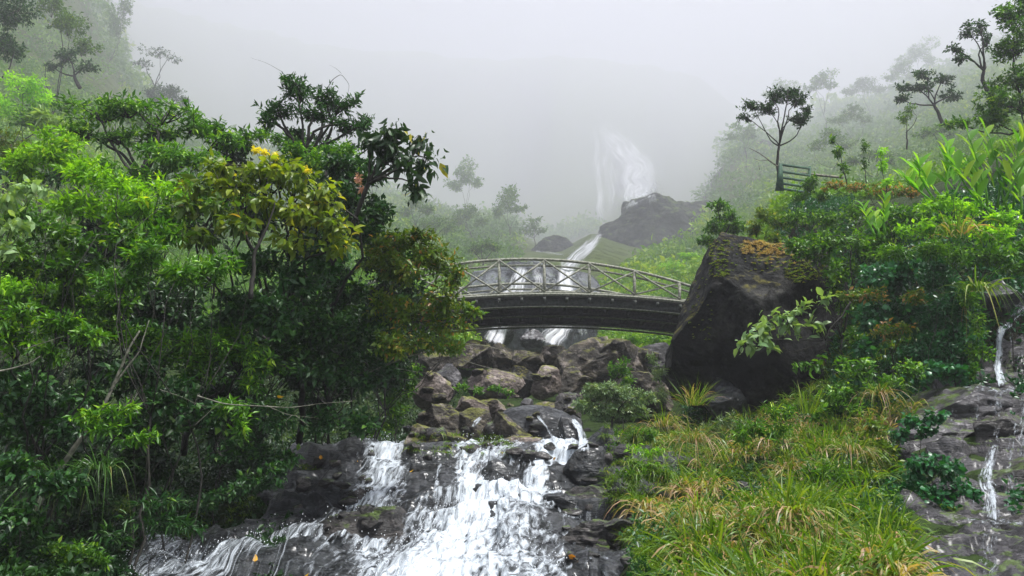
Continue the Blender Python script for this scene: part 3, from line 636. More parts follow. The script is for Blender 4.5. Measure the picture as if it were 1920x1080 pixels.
# far cliffs
outline_rock([(1106, 486), (1112, 440), (1146, 424), (1160, 420), (1164, 392), (1240, 392), (1330, 386), (1420, 410), (1430, 520), (1300, 560), (1180, 540), (1120, 505)],
             74, 34, 'farcliff', 'dark rocky bluff right of the distant stream, faded by mist', 71, name='cliff', cat='cliff', rough=.10, cuts=10, sub=6, fold=.35)
outline_rock([(1325, 390), (1332, 345), (1350, 318), (1390, 300), (1430, 310), (1460, 350), (1460, 420), (1400, 450), (1340, 430)],
             92, 50, 'farcliff', 'misty rock face at the left tip of the right hillside', 72, name='cliff', cat='cliff', rough=.06, cuts=6)
R_((1000, 440, 1075, 500), 74, 'farcliff', 'low misty rock left of the distant stream', 73, cuts=8)
outline_rock([(885, 500), (960, 485), (1040, 492), (1120, 500), (1135, 560), (1120, 640), (1040, 668), (900, 668), (870, 600)], 38, 3.0, 'fallrock', 'wet grey rock face under the falls behind the footbridge', 76, name='cliff', cat='cliff', lean=.35, cuts=7, rough=.09)
R_((890, 600, 960, 655), 33, 'greyrock', 'grey rock seen under the footbridge beside the falls', 74, cuts=8)
R_((975, 618, 1020, 650), 33, 'greyrock', 'small grey rock between the two streams under the footbridge', 75, cuts=8)

gx2, gd2 = np.meshgrid(np.linspace(1640, 2150, 260), np.linspace(5.2, 13.3, 240), indexing='ij')
rp = P(gx2, terr_py(gx2, gd2), gd2); rq = rp*np.array([1, 1, 1.5])
rst = rp[..., 2]*3.2+rp[..., 0]*.5+fbm(rq*.9, 3, 9)*1.6
edge = np.clip(np.minimum((gx2-1640)/60, 1), 0, 1)*.32-.22
rp[..., 2] += -.03+fbm(rq*1.2, 5, 12, .55)*.36+(np.abs((rst % 1)-.5)*2-.5)*.26+edge
mb = MB(); mb.add(rp.reshape(-1, 3), grid_faces(260, 240)); tag(mb.build('right_bank_rock', M['ledgerock']), kind='structure')
def rubble(n, regs, name, mat, seed):
    q = np.random.RandomState(seed); mb = MB(); dg = bpy.context.evaluated_depsgraph_get()
    for i in range(n):
        x0, y0, x1, y1 = regs[i % len(regs)]; x, y = q.uniform(x0, x1), q.uniform(y0, y1)
        d = Vector(P(x, y, 10.0))-Vector((0, 0, CZ)); d.normalize(); ok, loc, nr, ix, ob, mt = sc.ray_cast(dg, Vector((0, 0, CZ)), d)
        if not ok or loc.y > 34: continue
        h = q.uniform(.05, .2)*loc.y/20+.02; v, f = rock_shape((h*q.uniform(.8, 1.6), h, h*q.uniform(.5, 1)), int(q.randint(1e5)), 8, .08, 3); mb.add(v+np.array(loc), f)
    return tag(mb.build(name, M[mat]), kind='stuff')
bpy.context.view_layer.update()
tag(rubble(28, [(770, 690, 1110, 790), (900, 640, 1250, 760)], 'rubble', 'brownrock', 3), 'small broken stones wedged between the boulders', 'stones')
tag(rubble(80, [(760, 800, 1180, 860), (540, 850, 700, 1000), (1060, 860, 1240, 1070)], 'wet_stones', 'wetrockbrown', 4), 'small wet stones along the cascade', 'stones')
# ------------------------------------------------------------------ streams of thin water laid on whatever rock is there
bpy.context.view_layer.update()
DG = bpy.context.evaluated_depsgraph_get()
CAMP = Vector((0, 0, CZ))
def hit(px, py, skip=0.0):
    d = Vector(P(px, py, 10.0))-CAMP; d.normalize()
    ok, loc, nrm, idx, ob, mt = sc.ray_cast(DG, CAMP, d)
    return (np.array(loc), np.array(nrm), ob.name) if ok else (None, None, None)
def stream(pts, ws, foam, name, mat='water', nu=9, per=6, seed=1, push=.05, group=None, smooth=3, fade=0):
    """pts (px,py) down the flow, ws half-widths px; each point dropped on to the rock behind it"""
    pts = np.array(pts, float); ln = np.concatenate([[0], np.cumsum(np.hypot(*np.diff(pts, axis=0).T))]); n = max(8, int(ln[-1]/per))
    t = np.linspace(0, ln[-1], n); cx = np.interp(t, ln, pts[:, 0]); cyy = np.interp(t, ln, pts[:, 1]); ww = np.interp(t, ln, ws)
    cx = cx+fbm(np.stack([t*.03, t*0+seed, t*0], -1), 3, seed)*ww*.7
    V = np.zeros((n, nu, 3)); tx = np.gradient(cx); ty = np.gradient(cyy); l = np.hypot(tx, ty); nx, ny = -ty/l, tx/l
    last = None
    for i in range(n):
        for j in range(nu):
            a = (j/(nu-1)-.5)*2*ww[i]
            loc, nr, nm = hit(cx[i]+nx[i]*a, cyy[i]+ny[i]*a)
            if loc is None: loc = last if last is not None else P(cx[i], cyy[i], 20.)
            V[i, j] = loc; last = loc
    D = V[..., 1].copy()
    for _ in range(smooth):
        D[1:-1] = (D[1:-1]+D[:-2]+D[2:])/3; D[:, 1:-1] = (D[:, 1:-1]+D[:, :-2]+D[:, 2:])/3
    D = np.minimum(D, V[..., 1])
    k = (D-push*np.maximum(1, D/12))/V[..., 1]
    V = CAMP_NP+(V-CAMP_NP)*k[..., None]
    e = 1-np.abs(np.linspace(-1, 1, nu))**2.5
    fo = foam*e[None]*np.ones((n, 1)); fo[-1] *= .5; fo[0] *= .5
    if fade: fo *= (.68+.32*np.clip(np.linspace(0, 1, n)/fade, 0, 1))[:, None]   # less foam at the start of the flow, rising to full
    wm = ww/F*D.mean(1)
    uv = np.stack([np.linspace(-1, 1, nu)[None]*wm[:, None], np.broadcast_to((t/F*D.mean(1))[:, None], (n, nu)), np.full((n, nu), seed*3.7)], -1)*np.array([1, 1, 1])*(28/float(D.mean()))**.9
    mb = MB(); mb.add(V.reshape(-1, 3), grid_faces(n, nu), fo.ravel())
    return tag(mb.build(name, M[mat], uv=uv.reshape(-1, 3)), kind='structure')
CAMP_NP = np.array([0, 0, CZ])
stream([(1072, 786), (1086, 800), (1094, 825), (1100, 846)], [7, 8, 11, 16], .72, 'spout_water', seed=2)
stream([(1008, 776), (1020, 795), (1036, 820), (1044, 842)], [5, 4, 4, 6], .5, 'trickle_water', seed=3)
stream([(905, 782), (893, 792), (888, 802)], [8, 8, 5], .5, 'trickle_water', seed=4)
stream([(1945, 540), (1915, 575), (1900, 606)], [20, 24, 14], .40, 'thin_waterfall_water', nu=15, seed=5)
stream([(1900, 604), (1876, 620), (1872, 650), (1876, 724)], [9, 11, 9, 13], .62, 'thin_waterfall_water', seed=6)
stream([(1905, 606), (1902, 660), (1908, 724)], [20, 24, 30], .30, 'thin_waterfall_water', nu=15, seed=7)
stream([(1800, 727), (1870, 730), (1950, 736)], [8, 12, 14], .40, 'ledge_water', seed=8)
for i, (p_, w_, f_) in enumerate([([(1880, 728), (1870, 780), (1862, 835)], [26, 16, 14], .36), ([(1866, 830), (1852, 890), (1862, 975)], [12, 22, 30], .46), ([(1862, 840), (1856, 900), (1868, 978)], [5, 7, 8], .58),
   ([(1905, 790), (1893, 880), (1905, 970)], [12, 14, 18], .38), ([(1862, 978), (1850, 1030), (1850, 1090)], [34, 32, 40], .36), ([(1792, 732), (1790, 762), (1784, 800)], [10, 8, 9], .34), ([(1830, 728), (1826, 780), (1836, 830)], [10, 9, 10], .32),
   ([(1800, 974), (1850, 978), (1925, 980)], [6, 9, 12], .40), ([(1915, 740), (1918, 800), (1912, 860)], [10, 12, 14], .36), ([(1830, 900), (1822, 940), (1826, 975)], [6, 8, 8], .34)]):
    stream(p_, w_, f_, 'ledge_water', nu=13, seed=40+i)
# distant falls
stream([(1130, 436), (1108, 455), (1088, 478), (1068, 500), (1062, 530), (1062, 560)], [6, 15, 22, 22, 20, 18], .55, 'distant_stream_water', 'farwater', nu=13, seed=20, push=.2)
stream([(1000, 470), (1030, 474), (1062, 478)], [3, 3, 3], .5, 'distant_stream_water', 'farwater', seed=21, push=.2)
stream([(975, 500), (965, 540), (945, 600), (925, 645)], [16, 20, 26, 32], .52, 'distant_stream_water', 'farwater', nu=13, seed=22, push=.12)
stream([(1066, 560), (1052, 600), (1036, 648)], [22, 26, 34], .56, 'distant_stream_water', 'farwater', nu=13, seed=23, push=.12)
stream([(1085, 600), (1092, 630)], [14, 16], .35, 'distant_stream_water', 'farwater', nu=9, seed=24, push=.12)
stream([(1010, 500), (1005, 560), (985, 640)], [16, 20, 24], .32, 'distant_stream_water', 'farwater', nu=13, seed=25, push=.12)
for i, (a, ws_, fo_) in enumerate([([(1112, 232), (1118, 290), (1124, 340), (1130, 420)], [8, 10, 12, 14], .46), ([(1122, 228), (1160, 285), (1190, 325), (1200, 384)], [16, 38, 48, 50], .52),
                                   ([(1125, 240), (1145, 300), (1158, 395)], [10, 20, 26], .42), ([(1150, 262), (1200, 310), (1222, 384)], [6, 12, 12], .38)]):
    stream(a, ws_, fo_, 'high_waterfall_water', 'farwater', nu=15, seed=30+i, push=.35, smooth=8, fade=.35)

# ------------------------------------------------------------------ footbridge
def bridge():
    D0, D1 = 26.0, 29.6
    top = lambda p: 486+53*((p-985)/317)**2
    dk = lambda p: 552+15*((p-1035)/250)**2
    root = empty('footbridge', P(985, 560, 27.8), 'arched footbridge with weathered railings crossing the gorge in front of the falls', 'bridge')
    PX = np.linspace(690, 1345, 40)
    T = P(PX, top(PX), D0); K = P(PX, dk(PX), D0)
    bx = lambda pts, r, sd=8: None
    K3 = lambda D, dz=0: np.stack([K[:, 0], np.full(len(PX), D), K[:, 2]+dz], 1)
    T3 = lambda D, dz=0: np.stack([T[:, 0], np.full(len(PX), D), T[:, 2]+dz], 1)
    def slab(y0, y1, zc, z0, z1):
        """strip following the deck curve with a rectangular section"""
        n = len(PX); v = np.zeros((n, 4, 3)); v[:, :, 0] = K[:, None, 0]
        for k, (yy, zz) in enumerate([(y0, z0), (y1, z0), (y1, z1), (y0, z1)]): v[:, k, 1] = yy; v[:, k, 2] = zc+zz
        i = np.arange(n-1)[:, None]*4; j = np.arange(4)[None]; j2 = (j+1) % 4
        q = np.stack([i+j, i+j2, i+4+j2, i+4+j], -1).reshape(-1, 4)
        return v.reshape(-1, 3), [q, np.array([[0, 1, 2, 3]]), np.array([[3, 2, 1, 0]])+(n-1)*4]
    mb = MB(); v, f = slab(D0-.06, D1+.06, K[:, 2], -.10, -.03); mb.add(v, f); deck = mb.build('deck', M['deckmat'], root, smooth=False)
    for Dg in (D0+.12, (D0+D1)/2, D1-.12):
        mb = MB(); v, f = slab(Dg-.02, Dg+.02, K[:, 2], -.40, -.105); mb.add(v, f); gi = mb.build('girder', M['girder'], root, smooth=False)
        mb = MB(); v, f = slab(Dg-.10, Dg+.10, K[:, 2], -.43, -.403); mb.add(v, f); mb.build('flange', M['beam'], gi, smooth=False)
    mb = MB()
    mb.tube(K3(D0-.12, -.02), .045); mb.build('edge_pipe', M['beam'], root)
    mb = MB(); mb.tube(K3(D1+.15, -.46), .045); mb.build('water_pipe', M['beam'], root)
    posts = list(np.arange(939-86*2, 1300, 84.5))
    for Dr in (D0, D1):
        mb = MB(); mb.tube(T3(Dr), .05); mb.tube(T3(Dr+.02, -.22), .036); rail = mb.build('railing', M['beam'], root)
        ks = K3(Dr, .07); mb = MB(); mb.tube(ks, .04); mb.build('lower_rail', M['beam'], rail)
        for i, p in enumerate(posts):
            a = P(p, top(p), D0); b = P(p, dk(p), D0); a[1] = b[1] = Dr
            mb = MB(); mb.tube([b-[0, 0, .12], a], .055, 6); mb.build('post', M['beam'], rail)
            if i+1 < len(posts):
                p2 = posts[i+1]; a2 = P(p2, top(p2), D0); b2 = P(p2, dk(p2), D0); a2[1] = b2[1] = Dr-.05
                a_, b_ = a.copy(), b.copy(); a_[1] = b_[1] = Dr-.05; u = np.array([0, 0, .1])
                mb = MB(); mb.tube([a_-u*.3, b2+u], .034, 5); mb.tube([b_+u+[0, .05, 0], a2-u*.3+[0, .05, 0]], .034, 5); mb.build('brace', M['beam'], rail)
    for p in posts+[p+42 for p in posts]:
        b = P(p, dk(p), D0); mb = MB()
        x = b[0]; z = b[2]-.2
        vv = np.array([(x+sx*.05, yy, z+sz*.07) for sx in (-1, 1) for yy in (D0-.15, D1+.2) for sz in (-1, 1)])
        mb.add(vv, np.array([(0, 1, 3, 2), (4, 6, 7, 5), (0, 4, 5, 1), (2, 3, 7, 6), (0, 2, 6, 4), (1, 5, 7, 3)])); mb.build('cross_beam', M['girder'], root, smooth=False)
bridge()
def box_between(mb, a, b, w, h):
    a = np.array(a, float); b = np.array(b, float); t = norm(b-a); s = norm(np.cross(t, [0, 0, 1.0])) if abs(t[2]) < .95 else np.array([1.0, 0, 0]); u = np.cross(s, t)
    v = np.array([c+s*i*w/2+u*j*h/2 for c in (a, b) for i in (-1, 1) for j in (-1, 1)])
    mb.add(v, np.array([(0, 1, 3, 2), (4, 6, 7, 5), (0, 4, 5, 1), (2, 3, 7, 6), (0, 2, 6, 4), (1, 5, 7, 3)]))
def fence():
    D = 24; root = empty('fence', P(1464, 356, D), 'green wooden fence with leaning end post on the plateau at the right', 'fence')
    mb = MB(); vv = np.array([P(a, b, d) for d in (D, D+.12) for a, b in [(1453, 358), (1470, 358), (1467, 306), (1461, 306)]]); mb.add(vv, np.array([(0, 1, 2, 3), (7, 6, 5, 4), (0, 4, 5, 1), (1, 5, 6, 2), (2, 6, 7, 3), (3, 7, 4, 0)])); mb.build('post', M['greenpaint'], root, smooth=False)
    for y in (309, 322, 333, 344, 354):
        mb = MB(); box_between(mb, P(1467, y, D+.05), P(1518, y+7, D+1.2), .05, .07); mb.build('rail', M['greenpaint'], root, smooth=False)
    mb = MB(); vv = P(1518, 310, D+1.2); box_between(mb, P(1518, 312, D+1.2), P(1518, 366, D+1.2), .08, .08); mb.build('post', M['greenpaint'], root, smooth=False)
    mb = MB(); box_between(mb, P(1500, 325, D+1.3), P(1580, 333, D+2), .07, .07); mb.build('rail', M['palebark'], root, smooth=False)
fence()

# ------------------------------------------------------------------ trees and shrubs, left bank
PL = plant
# far up the left hillside
PL('tree', 'tall dark tree at the top left corner of the hillside', 'tree', 37, [(30, 20, 70, 60), (20, 90, 55, 50), (-60, 60, 60, 70)], 'ovate', 'dark', 3, r=.2, Ls=.26, depth=.8)
PL('tree', 'bluish tree high on the left hillside behind the dark corner tree', 'tree', 44, [(130, 45, 45, 40), (160, 90, 35, 25), (95, 5, 40, 40)], 'ovate', 'far', 3, r=.2, Ls=.36)
PL('umbrella_tree', 'small dark flat-topped tree on the left hillside', 'tree', 42, [(125, 108, 38, 26), (160, 125, 26, 16), (100, 125, 25, 18)], 'ovate', 'dark', 3.4, r=.2, Ls=.32, base=(150, 165))
PL('tree', 'faint grey tree fading into mist at the upper left', 'tree', 75, [(215, 40, 30, 60), (190, 120, 30, 30), (235, 10, 20, 30)], 'ovate', 'far', 2, r=.4, Ls=.8)
PL('tree', 'lone thin-crowned tree in mist above the left shrubs', 'tree', 68, [(300, 100, 38, 18), (270, 118, 28, 12), (328, 110, 20, 14)], 'ovate', 'dark', 1.3, r=.3, Ls=.6, base=(285, 190), gap=.25, twigs=.5)
PL('bush', 'round misty bush below the lone thin-crowned tree', 'bush', 64, [(318, 172, 38, 26), (290, 180, 25, 20), (345, 190, 20, 16)], 'ovate', 'dark', 3, r=.3, Ls=.55)
PL('bush', 'pale green bush at the left edge of the hillside', 'bush', 36, [(40, 165, 60, 36), (90, 185, 40, 26), (-20, 190, 60, 40)], 'ovate', 'bright', 3, r=.15, Ls=.26)
PL('bush', 'yellow-green bush on the slope left of the flat-topped tree', 'bush', 33, [(60, 225, 70, 35), (120, 200, 40, 25)], 'ovate', 'green', 3, r=.15, Ls=.25)
PL('bush', 'low green bush on the slope under the lone misty tree', 'bush', 40, [(210, 205, 60, 26), (250, 225, 40, 18)], 'ovate', 'far', 3, r=.15, Ls=.3)
PL('yucca', 'pale spiky-leaved plant on the slope above the left canopy', 'plant', 22, [(85, 215, 34, 24), (115, 235, 24, 18)], 'spray', 'pale', 2.6, Ls=.35, r=.05)
PL('bush', 'brownish tangle of shrub at the left edge below the spiky plant', 'bush', 20, [(30, 280, 70, 38), (95, 290, 50, 30), (-50, 290, 60, 50)], 'fine', 'olivegreen', 3, Ls=.14, r=.06)
PL('bush', 'dark green bush at the left edge beside the wide canopy', 'bush', 18, [(20, 330, 50, 30), (100, 330, 60, 26), (160, 320, 50, 26)], 'ovate', 'dark', 3, Ls=.13, r=.06)
# canopy, middle distance
PL('tree', 'wide-spreading tree with airy light green canopy and visible branches at the upper left', 'tree', 15, [(180, 210, 55, 26), (240, 200, 60, 28), (310, 215, 60, 28), (370, 235, 50, 24), (150, 245, 40, 22), (280, 250, 70, 24), (420, 262, 40, 28), (215, 260, 50, 20)], 'whorl', 'green', 2.6, base=(260, 420), r=.10, Ls=.15, gap=.1, twigs=.35, sub=5)
PL('shrub', 'bushy green shrub beneath the wide-spreading tree', 'shrub', 14, [(250, 330, 60, 30), (330, 310, 60, 30), (380, 300, 40, 26), (190, 320, 50, 26), (300, 290, 50, 22)], 'whorl', 'green', 3.2, r=.05, Ls=.13)
PL('shrub', 'dark green shrub filling the skyline between the wide canopy and the topmost tree', 'shrub', 15.5, [(400, 245, 40, 26), (440, 270, 44, 28), (490, 255, 40, 22), (540, 262, 40, 20), (590, 290, 40, 24)], 'whorl', 'green', 3, r=.05, Ls=.14)
PL('tree', 'tallest tree of the left bank with a dark bushy crown against the mist', 'tree', 13, [(560, 175, 34, 34), (520, 205, 40, 24), (600, 180, 30, 26), (640, 200, 36, 24), (590, 215, 50, 20), (680, 235, 36, 20), (500, 225, 26, 16), (650, 235, 34, 16), (540, 150, 16, 12)], 'whorl', 'dark', 2.8, base=(565, 360), r=.085, Ls=.105, gap=.05, twigs=.3)
PL('tree', 'thin-twigged shrub with bare gaps under the tallest crown', 'tree', 13.6, [(610, 262, 40, 16), (660, 275, 36, 16), (700, 262, 26, 14), (560, 250, 30, 14)], 'fine', 'dark', 1.1, base=(600, 360), r=.05, Ls=.08, gap=.25, twigs=.6)
PL('overhanging_tree', 'overhanging branch of big dark drooping leaves against the mist', 'tree', 10, [(740, 246, 46, 20), (782, 264, 32, 22), (700, 262, 36, 22), (804, 300, 20, 22), (764, 300, 34, 20), (778, 345, 22, 24), (722, 290, 30, 16), (736, 272, 40, 20)], 'drop', 'bigdark', 3.1, base=(640, 800), baseD=14.2, fork=(690, 345), r=.045, Ls=.17, twigs=.6, jag=.5, yellow=.02, shell=.3)
PL('shrub', 'dark leafy shrub below the overhanging big-leaved branch', 'shrub', 10.8, [(690, 330, 40, 40), (660, 370, 46, 40), (715, 390, 40, 36), (640, 310, 40, 30), (700, 440, 50, 34)], 'ovate', 'dark', 3.2, r=.05, Ls=.10)
PL('shrub', 'mid green shrub right behind the olive tree', 'shrub', 11.5, [(640, 285, 50, 26), (600, 310, 50, 26), (560, 290, 40, 20), (680, 315, 30, 24)], 'fine', 'green', 3, r=.04, Ls=.08)
PL('olive_tree', 'olive and yellow broad-leaved tree in the middle of the left bank', 'tree', 9.4, [(490, 320, 60, 26), (545, 330, 60, 30), (600, 375, 50, 34), (440, 350, 50, 26), (490, 380, 70, 32), (560, 400, 60, 30), (415, 310, 36, 20), (620, 420, 46, 28), (520, 295, 30, 18), (540, 450, 60, 30), (640, 460, 40, 22)], 'big', 'olive', 2.3, base=(560, 830), baseD=13.9, r=.06, Ls=.125, gap=.0, twigs=.35)
PL('flowering_sprig', 'cluster of bright yellow blossom on top of the olive tree', 'blossom', 9.3, [(495, 285, 14, 10), (515, 292, 10, 8), (478, 280, 8, 6), (575, 318, 10, 7)], 'fine', 'flower', 1.6, base=(505, 330), r=.01, Ls=.045)
PL('shrub', 'pale broad-leaved shrub between the bright shrub and the olive tree', 'shrub', 9.2, [(370, 350, 40, 18), (410, 385, 50, 22), (350, 385, 40, 20), (440, 420, 50, 26), (380, 440, 40, 20)], 'big', 'olivegreen', 2, r=.04, Ls=.15)
PL('shrub', 'bright green leafy shrub at the centre left', 'shrub', 10, [(160, 330, 60, 28), (220, 345, 60, 30), (120, 375, 60, 30), (200, 395, 60, 32), (260, 380, 50, 30), (310, 350, 40, 22)], 'whorl', 'bright', 2.7, r=.05, Ls=.11)
PL('shrub', 'yellow-green bush sprawling at the left below the bright shrub', 'shrub', 9.3, [(70, 420, 70, 36), (140, 450, 70, 36), (40, 490, 70, 40), (130, 510, 70, 36), (220, 440, 50, 36)], 'ovate', 'green', 3, r=.05, Ls=.10)
PL('broadleaf_shrub', 'broad pale-leaved plant with an orange leaf at the left edge', 'plant', 8.4, [(15, 370, 40, 20), (60, 350, 40, 14), (20, 420, 40, 20), (-30, 400, 40, 40), (10, 460, 30, 14)], 'big', 'pale', 1.3, r=.02, Ls=.12, yellow=.02)
PL('shrub', 'glossy green bush under the orange leaves on the left bank', 'shrub', 9, [(280, 480, 60, 36), (340, 520, 60, 32), (240, 530, 60, 32), (400, 500, 50, 30), (310, 440, 50, 26)], 'whorl', 'green', 3, r=.05, Ls=.105)
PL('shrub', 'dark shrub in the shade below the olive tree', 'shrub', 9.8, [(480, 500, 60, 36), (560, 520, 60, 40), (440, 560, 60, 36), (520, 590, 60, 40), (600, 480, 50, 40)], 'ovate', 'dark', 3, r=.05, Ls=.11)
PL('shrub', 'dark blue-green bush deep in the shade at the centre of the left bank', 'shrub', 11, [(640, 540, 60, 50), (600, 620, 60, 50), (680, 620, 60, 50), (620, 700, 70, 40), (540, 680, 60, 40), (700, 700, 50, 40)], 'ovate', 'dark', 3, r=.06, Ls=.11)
PL('shrub', 'olive fine-leaved shrub reaching the left end of the footbridge railing', 'shrub', 10.5, [(760, 455, 60, 28), (810, 480, 46, 32), (850, 520, 34, 28), (760, 510, 60, 34), (830, 560, 50, 26), (720, 480, 50, 36), (790, 440, 40, 16)], 'ovate', 'olivegreen', 3, r=.045, Ls=.085, yellow=.03, twigs=.5)
PL('shrub', 'green and reddish shrub hanging over the boulders below the footbridge', 'shrub', 10.8, [(780, 590, 60, 34), (840, 610, 40, 20), (720, 580, 50, 40), (800, 640, 50, 22), (740, 650, 50, 34), (850, 650, 30, 16), (880, 580, 30, 14)], 'ovate', 'olivegreen', 2.7, r=.045, Ls=.09, gap=.1, yellow=.04, twigs=.6)
PL('pink_sprig', 'small spray of pinkish flowers at the edge of the left shrubs', 'blossom', 10.2, [(672, 335, 8, 12), (680, 355, 8, 8)], 'fine', 'pink', 1.2, base=(660, 380), r=.008, Ls=.05)
PL('shrub', 'yellow-green mossy bush at the foot of the dark thicket beside the boulders', 'shrub', 14.5, [(750, 730, 30, 26), (735, 765, 40, 26), (770, 700, 20, 20), (720, 800, 36, 20)], 'fine', 'green', 3, r=.04, Ls=.09)
for (lb, D, mt, lf, x, y, L_) in [('glossy mid-green bush between the left canopy and the olive tree', 10.6, 'green', 'whorl', 330, 400, .10), ('leafy green bush filling the bank under the bright shrub', 9.9, 'green', 'ovate', 200, 560, .09),
  ('fresh green bush behind the left whorled tier', 10.4, 'bright', 'ovate', 60, 540, .09), ('green bush right of the leaning trunk', 10.2, 'dark', 'whorl', 330, 640, .10), ('shaded leafy bush under the olive tree trunk', 10.8, 'dark', 'ovate', 520, 620, .10),
  ('dark leafy bush hanging over the stream behind the bare grey twigs', 12, 'dark', 'ovate', 640, 660, .10), ('yellow-tinged bush on the skyline at the left edge', 13, 'bright', 'whorl', 60, 300, .12)]:
    q_ = np.random.RandomState(int(x*3+y)); PL('shrub', lb, 'shrub', D, [(x, y, 56, 36)]+[(x+q_.uniform(-90, 90), y+q_.uniform(-50, 50), 50, 30) for _ in range(4)], lf, mt, 2.8, r=.035, Ls=L_, twigs=.2)
# thicket behind: big bushes standing close, canopy shade put into their leaf colour
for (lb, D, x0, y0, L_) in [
  ('shade-toned bush at the left edge behind the bright shrub', 11.5, 40, 560, .12), ('shade-toned bush behind the whorled tier at the left', 11.3, 170, 570, .12), ('shaded bush behind the glossy bush with orange leaves', 11.6, 310, 580, .12),
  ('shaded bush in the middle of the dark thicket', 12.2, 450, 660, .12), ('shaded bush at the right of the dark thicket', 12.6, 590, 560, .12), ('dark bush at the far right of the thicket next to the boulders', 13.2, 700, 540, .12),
  ('shaded bush low behind the leaning trunk', 10.6, 90, 760, .12), ('shade-toned bush filling the hollow under the lit tier', 10.8, 280, 860, .12), ('shade-toned bush under the bare grey twigs', 11.6, 460, 790, .12),
  ('dark bush above the left fall', 13.4, 640, 720, .11), ('dark bush on the bank directly over the left fall', 13.8, 720, 660, .11), ('shade-toned bush below the wide canopy', 15, 200, 420, .14),
  ('shade-toned bush below the skyline shrubs', 15, 430, 350, .14), ('shade-toned bush below the tallest tree', 14.5, 570, 400, .13), ('shaded bush behind the overhanging branch', 13, 660, 430, .12), ('shaded bush at the lower left corner bank', 9.4, 130, 900, .11)]:
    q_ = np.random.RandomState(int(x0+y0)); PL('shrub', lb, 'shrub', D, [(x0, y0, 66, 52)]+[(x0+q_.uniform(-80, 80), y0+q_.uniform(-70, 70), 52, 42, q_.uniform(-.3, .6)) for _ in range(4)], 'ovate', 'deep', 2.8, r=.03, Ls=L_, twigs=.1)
# near tier with whorled leaves
PL('tree', 'low tree spreading a lit tier of whorled leaves over the dark bank', 'tree', 9.8, [(210, 615, 60, 22), (270, 635, 60, 24), (340, 650, 60, 26), (400, 660, 60, 30), (455, 660, 46, 28), (500, 685, 36, 22), (430, 625, 46, 18), (380, 695, 50, 20), (470, 720, 30, 16), (300, 670, 40, 16)], 'whorl', 'green', 3, base=(345, 850), baseD=12.8, r=.055, Ls=.11, twigs=.5)
PL('shrub', 'shrub with fresh tips along the left edge above the leaning trunk', 'shrub', 7.9, [(40, 590, 60, 24), (110, 610, 60, 24), (20, 640, 60, 30), (160, 630, 50, 22), (80, 665, 50, 22)], 'whorl', 'green', 3, base=(70, 1010), baseD=9.6, r=.035, Ls=.095, twigs=.4)
PL('shrub', 'drooping leafy twig hanging below the lit tier of leaves', 'shrub', 7.9, [(455, 770, 30, 14), (430, 760, 20, 12), (452, 805, 14, 18)], 'whorl', 'green', 2.4, base=(380, 860), baseD=12.4, r=.015, Ls=.09)
PL('shrub', 'small leafy branch over the black hollow at the lower left', 'shrub', 7.6, [(200, 805, 46, 16), (260, 820, 36, 14), (230, 770, 34, 16), (170, 780, 30, 16)], 'whorl', 'green', 2.6, base=(150, 960), baseD=10.8, r=.02, Ls=.085)
PL('shrub', 'bush at the left edge beneath the fresh-tipped shrub', 'shrub', 8.4, [(40, 720, 60, 34), (110, 740, 50, 34), (30, 790, 60, 34), (130, 800, 40, 30)], 'ovate', 'dark', 2.8, r=.035, Ls=.09)  # low shrubs on this bank: shade put into the dark leaf colour
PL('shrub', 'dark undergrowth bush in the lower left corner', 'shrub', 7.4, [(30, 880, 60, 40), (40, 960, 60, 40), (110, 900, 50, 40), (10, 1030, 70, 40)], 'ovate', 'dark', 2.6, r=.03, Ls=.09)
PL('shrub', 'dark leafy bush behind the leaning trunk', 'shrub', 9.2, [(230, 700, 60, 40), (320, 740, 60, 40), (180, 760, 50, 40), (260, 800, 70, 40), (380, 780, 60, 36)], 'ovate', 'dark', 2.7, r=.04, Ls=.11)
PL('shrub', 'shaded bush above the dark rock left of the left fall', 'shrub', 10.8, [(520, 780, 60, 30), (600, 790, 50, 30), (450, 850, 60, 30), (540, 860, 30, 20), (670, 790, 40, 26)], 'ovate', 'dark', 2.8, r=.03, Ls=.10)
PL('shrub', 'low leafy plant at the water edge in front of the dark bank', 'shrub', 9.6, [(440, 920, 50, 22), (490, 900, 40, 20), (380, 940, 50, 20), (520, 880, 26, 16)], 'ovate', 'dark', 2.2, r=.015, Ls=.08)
PL('shrub', 'low fern-like plant beside the stream at the bottom left', 'shrub', 8.6, [(280, 975, 60, 22), (350, 985, 50, 16), (220, 1000, 50, 24), (300, 940, 60, 22)], 'spray', 'dark', 1.8, r=.015, Ls=.12)
PL('shrub', 'moss-green low plant at the bottom edge left of the stream', 'shrub', 8, [(110, 1040, 60, 22), (180, 1050, 40, 18), (60, 1060, 60, 26)], 'fine', 'green', 3, r=.015, Ls=.06)
